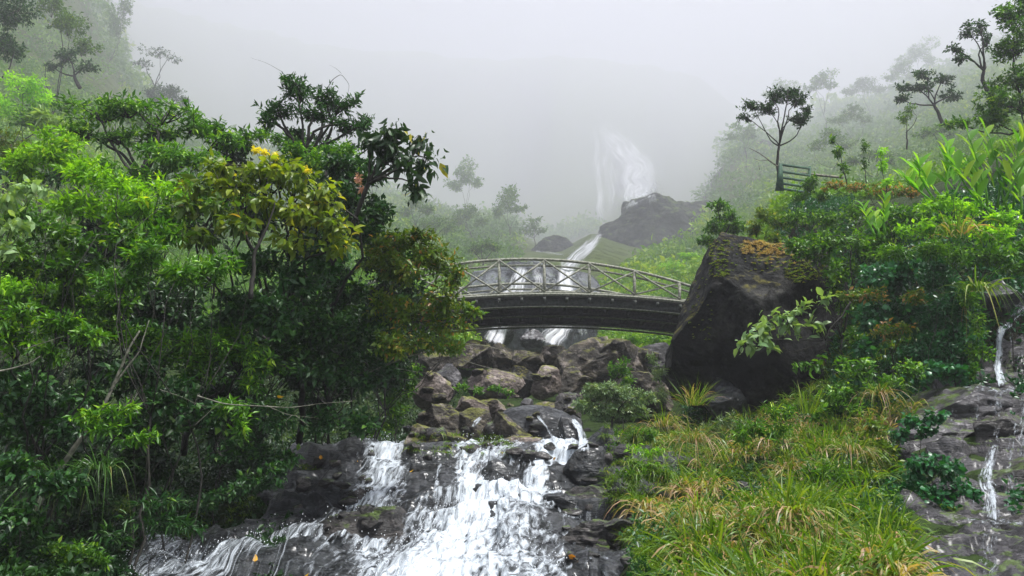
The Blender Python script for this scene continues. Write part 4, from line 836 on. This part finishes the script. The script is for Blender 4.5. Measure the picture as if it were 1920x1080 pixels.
# leaning trunk and bare branches
def bare(name, label, cat, paths, D, mat='palebark', rr=.03, seed=1):
    rs = np.random.RandomState(seed); B = P(paths[0][0][0], paths[0][0][1], D)
    root = empty(name, B, label, cat)
    for k, p in enumerate(paths):
        pts = np.array([P(a[0], a[1], D+(a[2] if len(a) > 2 else 0)) for a in p]); n = len(pts)*6
        t = np.linspace(0, len(pts)-1, n); q = np.stack([np.interp(t, range(len(pts)), pts[:, i]) for i in range(3)], 1)
        for _ in range(3): q[1:-1] = (q[1:-1]+q[:-2]+q[2:])/3
        q[1:-1] += fbm(q[1:-1]*3+seed+k, 3, seed)[:, None]*rr*.8
        mb = MB(); r0 = rr*(1 if k == 0 else .42); mb.tube(q, np.linspace(r0, r0*.28, n), 7); mb.build('trunk' if k == 0 else 'branch', M[mat], root)
bare('leaning_trunk', 'slender pale trunk leaning to the right at the lower left', 'tree', [[(45, 1000), (110, 880), (185, 780), (225, 690), (262, 620)], [(205, 735), (235, 690), (262, 660), (280, 600)], [(120, 862), (150, 820), (205, 770)]], 8.6, rr=.032, seed=3)
bare('bare_branch', 'bare grey twigs reaching right out of the dark thicket', 'branch', [[(370, 742), (420, 758), (500, 762), (545, 765), (600, 757), (660, 752)], [(500, 760), (540, 778), (598, 785)], [(548, 778), (535, 790), (538, 800)], [(555, 780), (580, 800)], [(300, 730), (345, 745), (375, 762), (440, 764)], [(362, 800), (395, 770), (430, 740)]], 7.7, rr=.007, seed=4)
bare('bare_branch', 'bare whitish twig crossing at the left edge', 'branch', [[(-20, 700), (20, 692), (60, 680), (75, 668)], [(45, 655), (90, 640), (120, 630)]], 7.4, rr=.012, seed=5)
bare('bare_branch', 'dark bare stems showing beneath the olive tree', 'branch', [[(470, 560), (475, 480), (500, 430), (515, 380)], [(478, 470), (450, 420), (440, 380)], [(400, 560), (402, 500), (398, 450)]], 9.1, 'bark', rr=.03, seed=6)
bare('bare_branch', 'thin bare twigs arching against the mist above the tallest tree', 'branch', [[(612, 170), (622, 150), (640, 138), (655, 158), (652, 176)], [(640, 138), (632, 130), (618, 122)], [(530, 135), (500, 118), (470, 108)]], 12.6, 'bark', rr=.007, seed=7)
bare('bare_branch', 'thin lichened twigs dangling over the boulders left of the pile', 'branch', [[(690, 700), (760, 668), (830, 655), (900, 645), (940, 655)], [(830, 655), (880, 680), (960, 700), (1000, 705)], [(760, 668), (790, 640), (840, 620)], [(740, 690), (800, 700), (850, 690)]], 11, 'palebark', rr=.014, seed=8)
# misty trees on the left mid slope
for i, (lb, x, y, rx, ry, D) in enumerate([
  ('tall blurred tree in the mist right of the overhanging branch', 872, 325, 34, 34, 82), ('rounded misty tree between the tall blurred tree and the stream', 955, 370, 34, 36, 74),
  ('low misty bush left of the tall blurred tree', 815, 415, 46, 24, 62), ('misty bush at the foot of the tall blurred tree', 880, 400, 40, 24, 72),
  ('misty bush on the slope left of the distant stream', 1000, 420, 30, 18, 76), ('green bush on the slope just above the left of the footbridge', 905, 455, 40, 18, 56), ('small misty bush behind the olive fine-leaved shrub', 780, 380, 36, 24, 66)]):
    PL('misty_tree', lb, 'tree' if 'tree' in lb.split()[:3] or 'tree' in lb.split()[2] else 'bush', D, [(x, y, rx, ry), (x-rx*.5, y+ry*.7, rx*.7, ry*.6), (x+rx*.6, y+ry*.6, rx*.6, ry*.5)], 'ovate', 'far', 2.8, r=.35, Ls=1.0 if D > 65 else .6)
# ------------------------------------------------------------------ right side
PL('umbrella_tree', 'slender flat-topped tree rising behind the leaning fence post', 'tree', 25.5, [(1410, 195, 30, 16), (1450, 180, 40, 16), (1495, 190, 32, 18), (1400, 220, 22, 12), (1440, 205, 34, 14), (1500, 225, 26, 20), (1478, 170, 26, 10), (1515, 205, 14, 14)], 'fine', 'dark', 2.6, base=(1461, 352), r=.06, Ls=.105, gap=.12, twigs=.6, jag=.42, bark='bark', sub=7)
bare('bare_branch', 'thin dead branch forking left of the slender flat-topped tree', 'branch', [[(1458, 312), (1440, 300), (1425, 288), (1405, 278)], [(1440, 300), (1425, 302), (1412, 296)], [(1424, 318), (1422, 305)]], 25.3, 'palebark', rr=.03, seed=9)
PL('umbrella_tree', 'flat-topped tree with a crooked trunk in front of the misty slope', 'tree', 36, [(1740, 140, 40, 16), (1700, 165, 30, 14), (1770, 150, 30, 16), (1690, 185, 22, 10), (1730, 160, 36, 14), (1790, 180, 26, 16)], 'fine', 'dark', 2.5, base=(1768, 235), r=.13, Ls=.22, gap=.12, twigs=.5)
PL('umbrella_tree', 'tall thin tree with an open crown near the upper right corner', 'tree', 30, [(1815, 60, 30, 20), (1790, 90, 22, 18), (1840, 50, 20, 14), (1850, 80, 20, 22), (1800, 110, 22, 12)], 'fine', 'dark', 1.7, base=(1872, 190), r=.10, Ls=.17, gap=.25, twigs=.6)
PL('tree', 'big green tree filling the upper right corner', 'tree', 21, [(1895, 25, 44, 34), (1905, 80, 56, 42), (1915, 145, 62, 42), (1885, 195, 66, 34), (1960, 60, 70, 70), (1855, 220, 56, 24), (1800, 230, 36, 16), (1940, 10, 50, 40)], 'fine', 'green', 3.6, base=(1960, 330), r=.07, Ls=.13, bark='bark')
PL('small_tree', 'small thin tree standing in the scrub below the crooked tree', 'tree', 34, [(1695, 220, 16, 18), (1705, 205, 14, 10)], 'fine', 'far', 1.6, base=(1700, 280), r=.05, Ls=.2, gap=.1)
for i, (lb, x, y, rx, ry, D) in enumerate([
  ('grey misty tree on the ridge above the slender flat-topped tree', 1540, 150, 34, 20, 92), ('pale misty tree on the ridge left of the grey one', 1465, 165, 30, 18, 98), ('broad misty tree crown on the ridge at the right', 1625, 155, 40, 20, 100),
  ('highest faint tree on the misty ridge', 1720, 95, 34, 26, 105), ('faint tree crown left of the highest faint tree', 1690, 130, 30, 20, 98), ('misty bush on the slope right of the flat-topped tree', 1600, 210, 40, 20, 74), ('misty green bush at the left shoulder of the right hillside', 1395, 240, 30, 22, 82),
  ('misty bush in the middle of the right hillside', 1560, 260, 44, 20, 62), ('pale green bush behind the fence on the hillside', 1640, 290, 46, 18, 52), ('dark misty bush above the ginger plants', 1760, 240, 40, 16, 50)]):
    PL('misty_tree', lb, 'tree' if 'tree' in lb.split()[:3] else 'bush', D, [(x, y, rx, ry), (x-rx*.7, y+ry*.7, rx*.7, ry*.6), (x+rx*.6, y+ry*.6, rx*.6, ry*.5)], 'ovate', 'far', 2.6, r=.5 if D > 80 else .25, Ls=1.3 if D > 80 else .6)
PL('bush', 'rounded dark green bush left of the huge boulder top', 'bush', 27, [(1345, 385, 28, 16), (1370, 405, 26, 16), (1340, 425, 36, 22), (1385, 425, 26, 20), (1330, 450, 30, 16)], 'fine', 'green', 3.4, r=.06, Ls=.16, base=(1350, 470))
PL('bush', 'dry yellowish bush on the edge between the bush and the plateau', 'bush', 20.5, [(1435, 400, 26, 26), (1415, 430, 26, 20), (1460, 420, 30, 26), (1450, 450, 30, 16)], 'fine', 'olivegreen', 3, r=.04, Ls=.11)
PL('bush', 'leafy bush in front of the fence rails', 'bush', 21.5, [(1518, 345, 24, 22), (1500, 370, 26, 16), (1540, 365, 20, 16)], 'fine', 'green', 3, r=.04, Ls=.12)
PL('bush', 'wide bush on top of the bank right of the dry bush', 'bush', 18.5, [(1500, 410, 36, 26), (1550, 410, 40, 30), (1600, 400, 40, 26), (1530, 450, 40, 26), (1590, 450, 40, 30)], 'ovate', 'green', 3, r=.05, Ls=.11)
PL('bush', 'rounded bush hanging over the right shoulder of the huge boulder', 'bush', 15.4, [(1530, 478, 40, 28), (1585, 510, 40, 36), (1550, 450, 40, 26), (1620, 470, 40, 36), (1600, 570, 34, 34), (1490, 462, 26, 16), (1600, 640, 30, 34), (1560, 540, 20, 20)], 'ovate', 'green', 3, r=.05, Ls=.10)
PL('stem_plant', 'tall single stem with paired leaves right of the fence', 'plant', 22, [(1572, 285, 8, 22), (1582, 315, 8, 14), (1560, 262, 5, 10)], 'fine', 'green', 2.5, base=(1588, 345), r=.02, Ls=.12)
PL('stem_plant', 'thin upright weed between the fence and the ginger plants', 'plant', 22, [(1620, 270, 5, 30), (1622, 310, 8, 18)], 'fine', 'green', 1.6, base=(1625, 345), r=.015, Ls=.10)
PL('stem_plant', 'leafy upright weed left of the ginger plants', 'plant', 19, [(1655, 310, 12, 22), (1660, 340, 14, 16), (1652, 285, 6, 12)], 'fine', 'bright', 2, base=(1660, 370), r=.015, Ls=.09)
PL('bush', 'reddish brown shrub on the plateau behind the green bank', 'bush', 20, [(1610, 350, 40, 12), (1670, 355, 40, 14), (1560, 350, 30, 10), (1700, 360, 30, 12)], 'fine', 'olivegreen', 2.4, r=.03, Ls=.10, yellow=.35)
PL('bush', 'dark bush below the ginger plants', 'bush', 15.5, [(1650, 410, 44, 26), (1710, 400, 44, 26), (1690, 440, 50, 24), (1640, 450, 40, 24)], 'ovate', 'green', 3, r=.04, Ls=.10)
PL('bush', 'bright leafy bush under the right ginger plant', 'bush', 13.5, [(1760, 380, 46, 26), (1820, 390, 46, 24), (1880, 400, 46, 24), (1780, 425, 50, 24), (1860, 440, 50, 26), (1730, 430, 36, 22)], 'ovate', 'bright', 2.6, r=.04, Ls=.10)
PL('climbing_shrub', 'leafy climber covering the bank right of the huge boulder', 'shrub', 13.6, [(1650, 520, 46, 40), (1700, 500, 50, 36), (1640, 590, 40, 36), (1700, 580, 50, 40), (1620, 650, 34, 30)], 'ivy', 'ivy', 2.6, r=.03, Ls=.11, yellow=.02)
PL('climbing_shrub', 'bushy climber with small glossy leaves left of the thin waterfall', 'shrub', 12.9, [(1760, 520, 46, 36), (1770, 590, 50, 40), (1740, 650, 50, 36), (1800, 550, 40, 40), (1800, 640, 40, 36)], 'ovate', 'ivy', 3, r=.03, Ls=.09, yellow=.03)
PL('climbing_shrub', 'shrub with reddish leaves halfway down the right bank', 'shrub', 12.8, [(1600, 555, 30, 14), (1640, 555, 36, 16), (1680, 620, 36, 22), (1720, 560, 30, 16)], 'ovate', 'olivegreen', 2.2, r=.02, Ls=.085, yellow=.15)
PL('shrub', 'green bush above the thin waterfall at the right edge', 'shrub', 13, [(1860, 480, 46, 26), (1900, 500, 40, 20), (1810, 480, 40, 24), (1930, 460, 40, 30)], 'ovate', 'green', 3, r=.03, Ls=.095)
PL('shrub', 'bush at the foot of the climber beside the pale ledge', 'shrub', 11.8, [(1620, 690, 36, 26), (1660, 720, 36, 24), (1640, 740, 36, 26), (1590, 740, 30, 22), (1700, 690, 36, 20)], 'ovate', 'green', 2.8, r=.03, Ls=.085)
PL('shrub', 'dark green plant between the climber and the pale ledge', 'shrub', 12.2, [(1750, 690, 40, 18), (1800, 700, 30, 14), (1720, 710, 26, 14)], 'ivy', 'ivy', 2.6, r=.02, Ls=.08)
PL('leaf_branch', 'branch of large pale leaves stretching across the huge boulder', 'branch', 14.2, [(1545, 560, 20, 8), (1505, 575, 24, 9), (1470, 590, 26, 9), (1440, 605, 24, 9), (1410, 625, 20, 9), (1480, 608, 26, 8), (1530, 605, 26, 9), (1395, 640, 14, 8), (1435, 632, 16, 8)], 'big', 'pale', 1.5, base=(1600, 560), r=.02, Ls=.19, sub=2, depth=.6, twigs=.8)
PL('leaf_branch', 'pair of dull green leaves low on the face of the huge boulder', 'branch', 14.2, [(1508, 680, 9, 6), (1530, 682, 9, 6)], 'big', 'green', 1.1, base=(1570, 700), r=.008, Ls=.15, sub=2, depth=.4)
PL('silvery_shrub', 'rounded silvery grey-green shrub beside the boulder pile', 'shrub', 15.6, [(1120, 735, 36, 22), (1160, 740, 40, 26), (1195, 745, 28, 22), (1100, 760, 26, 18), (1140, 770, 50, 22), (1185, 775, 30, 18)], 'fine', 'grey', 3.4, r=.03, Ls=.075, base=(1145, 805))
PL('shrub', 'small green shrub behind the silvery shrub', 'shrub', 19, [(1165, 690, 22, 18), (1180, 715, 20, 14), (1150, 700, 12, 12)], 'fine', 'green', 3.2, r=.03, Ls=.085)
PL('shrub', 'pale weedy shrub between the silvery shrub and the huge boulder', 'shrub', 17, [(1235, 700, 18, 24), (1245, 740, 22, 26), (1225, 670, 10, 16)], 'spray', 'grey', 2, r=.02, Ls=.10)
PL('plant_row', 'row of low green plants on the pale boulders', 'plant', 18.5, [(865, 725, 18, 10), (895, 730, 18, 8), (930, 728, 20, 9), (955, 735, 14, 8)], 'ovate', 'green', 2, r=.01, Ls=.085)
PL('ivy_plant', 'rounded clump of dark heart-shaped leaves on the right rocks', 'plant', 8.8, [(1720, 870, 36, 24), (1765, 876, 42, 30), (1800, 915, 36, 32), (1740, 915, 50, 36), (1710, 925, 34, 32), (1780, 950, 44, 26), (1735, 950, 40, 20)], 'ivy', 'ivy', 2.4, r=.015, Ls=.065, base=(1755, 960))
PL('ivy_plant', 'small clump of round leaves below the big heart-leaved clump', 'plant', 8.0, [(1698, 1005, 16, 12), (1690, 1025, 16, 12), (1708, 1028, 12, 10)], 'ivy', 'ivy', 2.2, r=.008, Ls=.05, base=(1698, 1045))
PL('ivy_plant', 'leafy plant creeping over the sloping grey rock', 'plant', 10.4, [(1710, 790, 26, 14), (1750, 785, 24, 14), (1690, 815, 22, 12), (1735, 805, 20, 12)], 'ivy', 'ivy', 2.2, r=.01, Ls=.06)
PL('moss_cushion', 'yellow moss cushion under the heart-leaved clump', 'moss', 8.6, [(1775, 955, 24, 12), (1800, 968, 16, 8), (1750, 965, 14, 8)], 'fine', 'mossgrass', 4, r=.005, Ls=.03, depth=.7)
PL('moss_cushion', 'small yellow-green moss tuft on the lower right rocks', 'moss', 8.4, [(1775, 1000, 16, 12)], 'fine', 'mossgrass', 4, r=.005, Ls=.03, depth=.7)
PL('herb', 'leafy herb with yellow tips in the grass below the huge boulder', 'plant', 10.5, [(1465, 795, 14, 16), (1450, 770, 8, 14), (1475, 770, 8, 10)], 'spray', 'green', 2.2, r=.01, Ls=.10, yellow=.12)
PL('herb', 'small fern on the edge of the grassy bank', 'plant', 10.6, [(1215, 850, 18, 8), (1190, 842, 14, 6), (1235, 845, 12, 6)], 'spray', 'bright', 2, r=.008, Ls=.07)
PL('herb', 'small green plant growing on the wet ledge', 'plant', 9.2, [(1157, 985, 7, 8)], 'ovate', 'green', 3, r=.006, Ls=.035)
PL('bush', 'green bush on the slope under the right end of the footbridge', 'bush', 31, [(1180, 640, 30, 12), (1230, 635, 34, 16), (1260, 655, 20, 16), (1210, 655, 30, 10)], 'ovate', 'green', 3, r=.04, Ls=.16)
PL('bush', 'green bush on the far slope above the footbridge at the right', 'bush', 45, [(1265, 500, 34, 16), (1290, 480, 24, 14), (1240, 520, 26, 12)], 'ovate', 'bright', 3, r=.1, Ls=.3)
for (lb, D, mt, lf, L_, lobes_) in [
  ('dense green bush at the right foot of the huge boulder', 12.6, 'green', 'ovate', .085, [(1560, 740, 34, 26), (1600, 770, 34, 24), (1540, 770, 26, 18), (1630, 790, 26, 20)]),
  ('leafy bush on the rim between the grassy bank and the sloping grey rock', 10.4, 'olivegreen', 'ovate', .07, [(1640, 800, 28, 22), (1665, 840, 24, 22), (1620, 840, 24, 18), (1680, 880, 20, 18)]),
  ('dark trailing bush over the rim above the low grey rock', 9.2, 'dark', 'ovate', .065, [(1650, 910, 26, 22), (1630, 935, 24, 16), (1675, 930, 20, 14)]),
  ('fresh green bush on the crest of the right bank below the ginger plants', 12.4, 'green', 'whorl', .09, [(1680, 470, 40, 22), (1740, 470, 40, 24), (1790, 480, 36, 20)]),
  ('leafy curtain hanging left of the thin waterfall', 12.2, 'green', 'ovate', .075, [(1830, 600, 22, 34), (1840, 660, 18, 30), (1815, 560, 24, 24), (1825, 700, 18, 16)]),
  ('green bush in the upper left of the grassy bank beside the silvery shrub', 12.8, 'green', 'fine', .06, [(1180, 820, 26, 18), (1215, 815, 24, 16), (1160, 845, 20, 16)])]:
    PL('shrub', lb, 'shrub', D, lobes_, lf, mt, 2.8, r=.02, Ls=L_, twigs=.2)
for (lb, x, y, D, mt, lf, L_) in [('yellow-green leafy weed low on the left shoulder of the grassy bank', 1215, 880, 10.2, 'green', 'ovate', .06), ('dark leafy weed near the bottom edge left of the long-bladed clump', 1330, 1055, 6.7, 'ivy', 'ivy', .05),
  ('broad-bladed bright weed in the middle of the grassy bank', 1420, 800, 11, 'green', 'spray', .12), ('leafy green plant right of the reddish grass', 1545, 880, 8.8, 'green', 'spray', .11), ('small dark bush at the right rim of the grassy bank', 1640, 860, 9.6, 'olivegreen', 'ovate', .06),
  ('pale-stemmed weed just below the huge boulder at the left', 1360, 790, 12.3, 'grey', 'spray', .10), ('leafy weed at the bottom edge of the grassy bank', 1500, 950, 7.6, 'green', 'spray', .10), ('dense small-leaved weed at the rim above the low grey rock', 1650, 930, 8.6, 'green', 'ovate', .055)]:
    PL('weed', lb, 'plant', D, [(x, y, 34, 20), (x-28, y+14, 24, 16), (x+30, y+12, 26, 16)], lf, mt, 2.2, r=.008, Ls=L_)
# ginger plants: tall fans of broad blades
def ginger(label, D, base, fans, seed, gs=1.0):
    rs = np.random.RandomState(seed); root = empty('ginger_plant', P(base[0], base[1], D), label, 'plant')
    st = MB(); lv = MB(); T = T_MED
    for (bx_, by_, tx_, ty_) in fans:
        a = P(bx_, by_, D+rs.uniform(-.4, .4)); b = P(tx_, ty_, D+rs.uniform(-.4, .4)); b[1] = a[1]+rs.uniform(-.3, .3)
        c = curve(a, b, rs, .1, 8); st.tube(c, np.linspace(.022, .01, 8), 5)
        H = np.linalg.norm(b-a)
        for k in range(9):
            t = .25+.75*k/8; p = a+(b-a)*t; sd_ = 1 if k % 2 else -1
            out = norm(np.array([sd_*rs.uniform(.5, 1.0), rs.uniform(-.5, .3), rs.uniform(.5, 1.3)])+(b-a)/H*.6)
            L = rs.uniform(.36, .52)*gs*(1 if t < .95 else .8)
            n = norm(np.array([-sd_*.5, -.6, .7])+rs.normal(size=3)*.2)
            # arching blade: a strip of ten faces folded along the midrib
            m = 7; ts = np.linspace(0, 1, m); sdv = norm(np.cross(n, out)); nn = np.cross(out, sdv)
            cen = p+out*(L*ts)[:, None]; cen[:, 2] -= L*.22*ts**2.3
            wv = .15*gs*np.sin(np.pi*np.clip(ts*.94+.05, 0, 1))**.75*rs.uniform(.8, 1.1)
            wv[-1] = .002
            V = np.concatenate([cen+sdv*wv[:, None]*.5+nn*wv[:, None]*.18, cen, cen-sdv*wv[:, None]*.5+nn*wv[:, None]*.18])
            i = np.arange(m-1); q = np.concatenate([np.stack([i, i+1, i+1+m, i+m], 1), np.stack([i+m, i+1+m, i+1+2*m, i+2*m], 1)])
            lv.add(V, q, rs.uniform(0, 1))
    st.build('stem', M['ginger'], root); lv.build('leaves', M['ginger'], root)
ginger('tall broad-bladed ginger plant with bright leaves at the right edge', 12.6, (1860, 390), [(1850, 390, 1800, 262), (1870, 390, 1850, 240), (1880, 385, 1895, 225), (1900, 390, 1930, 240), (1840, 395, 1835, 290), (1890, 395, 1880, 290), (1915, 400, 1925, 300), (1860, 400, 1790, 310)], 3)
ginger('lower broad-bladed ginger plant left of the tall one', 13.6, (1760, 370), [(1765, 370, 1740, 290), (1750, 372, 1725, 305), (1775, 370, 1770, 280), (1785, 372, 1790, 300), (1745, 375, 1712, 325)], 4)
ginger('small broad-leaved plant on the bank below the ginger plants', 13, (1650, 440), [(1660, 440, 1625, 395), (1650, 445, 1655, 395), (1640, 442, 1605, 400)], 5, .62)

# ------------------------------------------------------------------ grass
def tussock(label, px, py, D, h, seed, n=120, mat='grass', dry=.3, w=.010, droop=.9, spread=.9, group=None):
    rs = np.random.RandomState(seed); B = P(px, py, D); o = MB()
    tussock_mesh(o, np.zeros(3), h, rs, n, spread, w, dry, droop, outward=np.array([0, -.35, 0]))
    ob = o.build('grass_clump', M[mat]); ob.location = tuple(B); tag(ob, label, 'grass clump', group)
T_ = tussock
T_('long-bladed grass clump at the bottom centre right with pale arching blades', 1560, 1010, 6.9, .52, 1, 150, dry=.2, droop=1.0)
T_('big drooping grass clump right at the bottom edge', 1470, 1030, 6.6, .50, 2, 150, dry=.15)
T_('drooping grass clump with dry brown skirt near the flat grey ledge', 1310, 960, 7.6, .52, 3, 170, dry=.5, droop=1.3)
T_('dry blond grass clump on the left shoulder of the grassy bank', 1245, 800, 11.8, .62, 4, 160, dry=.6, droop=1.0)
T_('blond drooping grass clump right of the left shoulder', 1300, 830, 11, .62, 5, 180, dry=.55, droop=1.2)
T_('upright green blades at the foot of the huge boulder', 1515, 775, 11.5, .62, 6, 60, dry=.03, droop=.35, spread=.6)
T_('green and straw clump at the right of the grassy bank', 1600, 850, 9.3, .50, 7, 160, dry=.4, droop=1.1)
T_('hanging brown skirt of grass below the bush by the pale ledge', 1650, 740, 11.2, .5, 8, 110, dry=.5, droop=1.2)
T_('grass clump hanging beside the top of the thin waterfall', 1835, 545, 12.2, .70, 9, 60, dry=.1, droop=1.8, w=.03)
T_('long grass arching at the right edge over the climber', 1800, 440, 12.3, .9, 10, 60, dry=.25, droop=.9, w=.02)
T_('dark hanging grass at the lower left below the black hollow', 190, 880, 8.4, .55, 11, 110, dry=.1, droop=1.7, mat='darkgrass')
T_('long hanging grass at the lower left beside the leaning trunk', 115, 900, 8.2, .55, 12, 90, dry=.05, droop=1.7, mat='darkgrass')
T_('grass clump at the bottom edge right of the layered slab', 1400, 1080, 6.3, .42, 13, 140, dry=.45)
T_('grass clump in the bottom right below the low grey rock', 1620, 1070, 6.6, .42, 14, 130, dry=.3)
T_('upright grass clump at the left foot of the huge boulder', 1300, 760, 13.5, .75, 17, 120, dry=.3, droop=.5)
T_('red-tinged leafy grass clump in the middle of the bank', 1480, 880, 9, .42, 18, 140, dry=.5)
rs = np.random.RandomState(77)
def scatter_px(n, x0, x1, y0, y1, allow=None):
    out = []
    for _ in range(n):
        x, y = rs.uniform(x0, x1), rs.uniform(y0, y1)
        loc, nr, nm = hit(x, y)
        if loc is None or (allow and not any(nm.startswith(a) for a in allow)): continue
        out.append((loc, nr))
    return out
bpy.context.view_layer.update(); DG = bpy.context.evaluated_depsgraph_get()
# sward over the right bank
mb = MB(); mg = MB()
for k in range(3300):
    px, D = rs.uniform(1120, 1720), math.exp(rs.uniform(math.log(5.2), math.log(17)))
    lx = 1190+(9-D)*6 if D < 9 else 1170-(D-9)*6
    if px < lx or (px > 1640+(D < 7.5)*60 and D < 11.5): continue
    p = terr(np.array([px]), np.array([D]))[0]; v = float(fbm(p*.9, 3, 8)); v2 = float(fbm(p*1.1+40, 3, 18)); v3 = float(fbm(p*2.6+9, 2, 28))
    p[2] += max(0, v2)*.45
    edge = px < lx+70
    if edge and v < .45: tussock_mesh(mg, p, rs.uniform(.10, .26), rs, 30, 1.4, .009, .08, 1.1, np.array([-.5, -.5, 0])); continue
    if v3 < -.05: continue      # gaps
    h = rs.uniform(.18, .62)*(1+.4*v)
    tussock_mesh(mb, p, h, rs, 22 if D < 11 else 17, 1.3, .014*(1+.02*D), float(np.clip(.46+1.5*v, .04, .92)), .95, np.array([-.25+.5*v2, -.5, 0]))
tag(mb.build('grass', M['grass']), 'mixed green and straw-coloured long grass covering the right bank', 'grass', kind='stuff')
# short mossy grass on ledges, banks and boulder feet
for (x0, x1, y0, y1, n, al) in [(1130, 1290, 800, 945, 260, None), (1195, 1290, 950, 1080, 160, None), (200, 560, 930, 1060, 260, ['stream_banks']), (540, 700, 800, 900, 120, ['stream_banks', 'boulder']), (770, 960, 810, 850, 45, None), (1480, 1650, 880, 1080, 120, ['stream_banks'])]:
    for loc, nr in scatter_px(n, x0, x1, y0, y1, al):
        if loc[1] > 40: continue
        tussock_mesh(mg, loc, rs.uniform(.06, .14)*(1+.05*loc[1]), rs, 20, 1.6, .008, .08, 1.3, nr*.6+np.array([0, -.2, 0]))
tag(mg.build('moss_grass', M['mossgrass']), 'short yellow-green mossy grass on the banks and ledges', 'moss', kind='stuff')
md = MB(); mk = MB()
for (x0, x1, y0, y1, n, h, w_) in [(1392, 1476, 452, 478, 130, .085, md), (1420, 1500, 468, 496, 24, .07, md), (1330, 1365, 448, 520, 110, .05, mk), (1470, 1560, 470, 530, 160, .08, mk), (1290, 1335, 520, 640, 50, .04, mk), (1350, 1500, 456, 510, 90, .045, mk)]:
    for loc, nr in scatter_px(n, x0, x1, y0, y1, ['boulder']):
        if loc[1] < 22: tussock_mesh(w_, loc, h*rs.uniform(.6, 1.4), rs, 26, 1.6, .008, .5, .8, nr*.4)
tag(md.build('dry_grass', M['straw']), 'orange dry grass on top of the huge boulder', 'dry grass', kind='stuff')
tag(mk.build('boulder_moss', M['mossgrass']), 'mossy tufts along the top and edge of the huge boulder', 'moss', kind='stuff')
# leafy undergrowth covering near ground
def cover(name, label, mat, regs, L0, k=6, T=T_SMALL, ar=.5, dome=.18):
    mb = MB(); tips = []; dirs = []
    for (x0, x1, d0, d1, n) in regs:
        px = rs.uniform(x0, x1, n); D = np.exp(rs.uniform(math.log(d0), math.log(d1), n)); p = terr(px, D); h = np.clip(fbm(p*.8, 3, 21)+.5, 0, 1.3)
        p[:, 2] += rs.uniform(0, 1, n)*dome*(1+.05*D)*h
        tips.append(p); dirs.append(norm(rs.normal(size=(n, 3))*.6+np.array([0, -.4, .8])))
    tips = np.concatenate(tips); dirs = np.concatenate(dirs)
    rosettes(mb, tips, dirs, rs, k, L0, ar, .2, 1.0, T, .7, np.clip(.45+fbm(tips*.7, 3, 4), 0, 1))
    return tag(mb.build(name, M[mat], smooth=False), label, 'undergrowth', kind='stuff')
cover('undergrowth', 'dark leafy undergrowth on the shaded left bank', 'deep', [(-100, 560, 6.5, 14, 7000), (400, 700, 13, 26, 3500), (-100, 500, 14, 30, 6000), (700, 900, 16, 26, 1500)], .09)  # leaf colour darkened to carry the shade beneath the thicket
cover('creeping_plants', 'leafy creepers covering the steep right bank', 'ivy', [(1560, 2100, 12.6, 19, 9000), (1280, 1600, 18, 30, 5000), (1900, 2200, 8, 13, 1500)], .09, 6, T_SMALL, .7, .25)
cover('bank_herbs', 'small green herbs between the grasses on the right bank', 'dark', [(1180, 1700, 6, 15, 4200), (1100, 1320, 24, 45, 2500)], .06)
# scrub over the misty slopes
mb = MB(); tips = []; dirs = []; Ls_ = []; rb = []
px = rs.uniform(-150, 2150, 9000); D = np.exp(rs.uniform(math.log(27), math.log(125), 9000)); p = terr(px, D); Df = far(D)
for i in range(9000):
    if 960 < px[i] < 1145 and D[i] < 112 or 870 < px[i] < 1120 and 31 < D[i] < 62: continue
    if abs(px[i]-1190) < 80 and D[i] > 84 or 1100 < px[i] < 1215 and 50 < D[i] < 75 or 1215 <= px[i] < 1330 and 62 < D[i] < 75: continue
    v = fbm(p[i]*.05, 3, 6); R = Df[i]*rs.uniform(.008, .022)*(1+v); m = 40
    d = norm(rs.normal(size=(m, 3))); d[:, 2] = np.abs(d[:, 2])
    tips.append(p[i]+d*R*np.array([1, 1, .75])); dirs.append(d); Ls_.append(np.full(m, R)); rb.append(np.full(m, np.clip(.45+v+rs.normal()*.18, 0, 1)))
tips = np.concatenate(tips); dirs = np.concatenate(dirs); Ls_ = np.concatenate(Ls_); rb = np.concatenate(rb)
n_ = len(tips); K_ = 3; dd_ = norm(np.repeat(dirs, K_, 0)*.6+rs.normal(size=(n_*K_, 3))); nn_ = norm(rs.normal(size=(n_*K_, 3))*.5+[0, 0, .8]); LL = np.repeat(Ls_, K_)*rs.uniform(.14, .36, n_*K_)
put_leaves(mb, np.repeat(tips, K_, 0)+rs.normal(size=(n_*K_, 3))*LL[:, None]*.5, dd_, nn_, LL, LL*.55, np.clip(np.repeat(rb, K_)*.7+rs.uniform(0, .3, n_*K_), 0, 1))
tag(mb.build('hillside_scrub', M['far'], smooth=False), 'scrub and low forest covering the misty valley slopes', 'scrub', kind='stuff')
# fallen leaves on the wet rock
mb = MB()
for (x, y) in [(765, 882), (602, 862), (672, 862), (775, 931), (600, 830), (477, 1050), (635, 915), (570, 1078), (1035, 858), (1066, 1040), (388, 980), (340, 468), (366, 466), (520, 740)]:
    loc, nr, nm = hit(x, y)
    if loc is None or loc[1] > 16: continue
    put_leaves(mb, (loc+nr*.02)[None], rs.normal(size=(1, 3)), (nr+rs.normal(size=3)*.2)[None], np.array([.09]), np.array([.06]), np.array([rs.rand()]), T_MED)
tag(mb.build('fallen_leaves', M['fallen']), 'scattered orange fallen leaves on the wet rocks', 'leaves', kind='stuff')
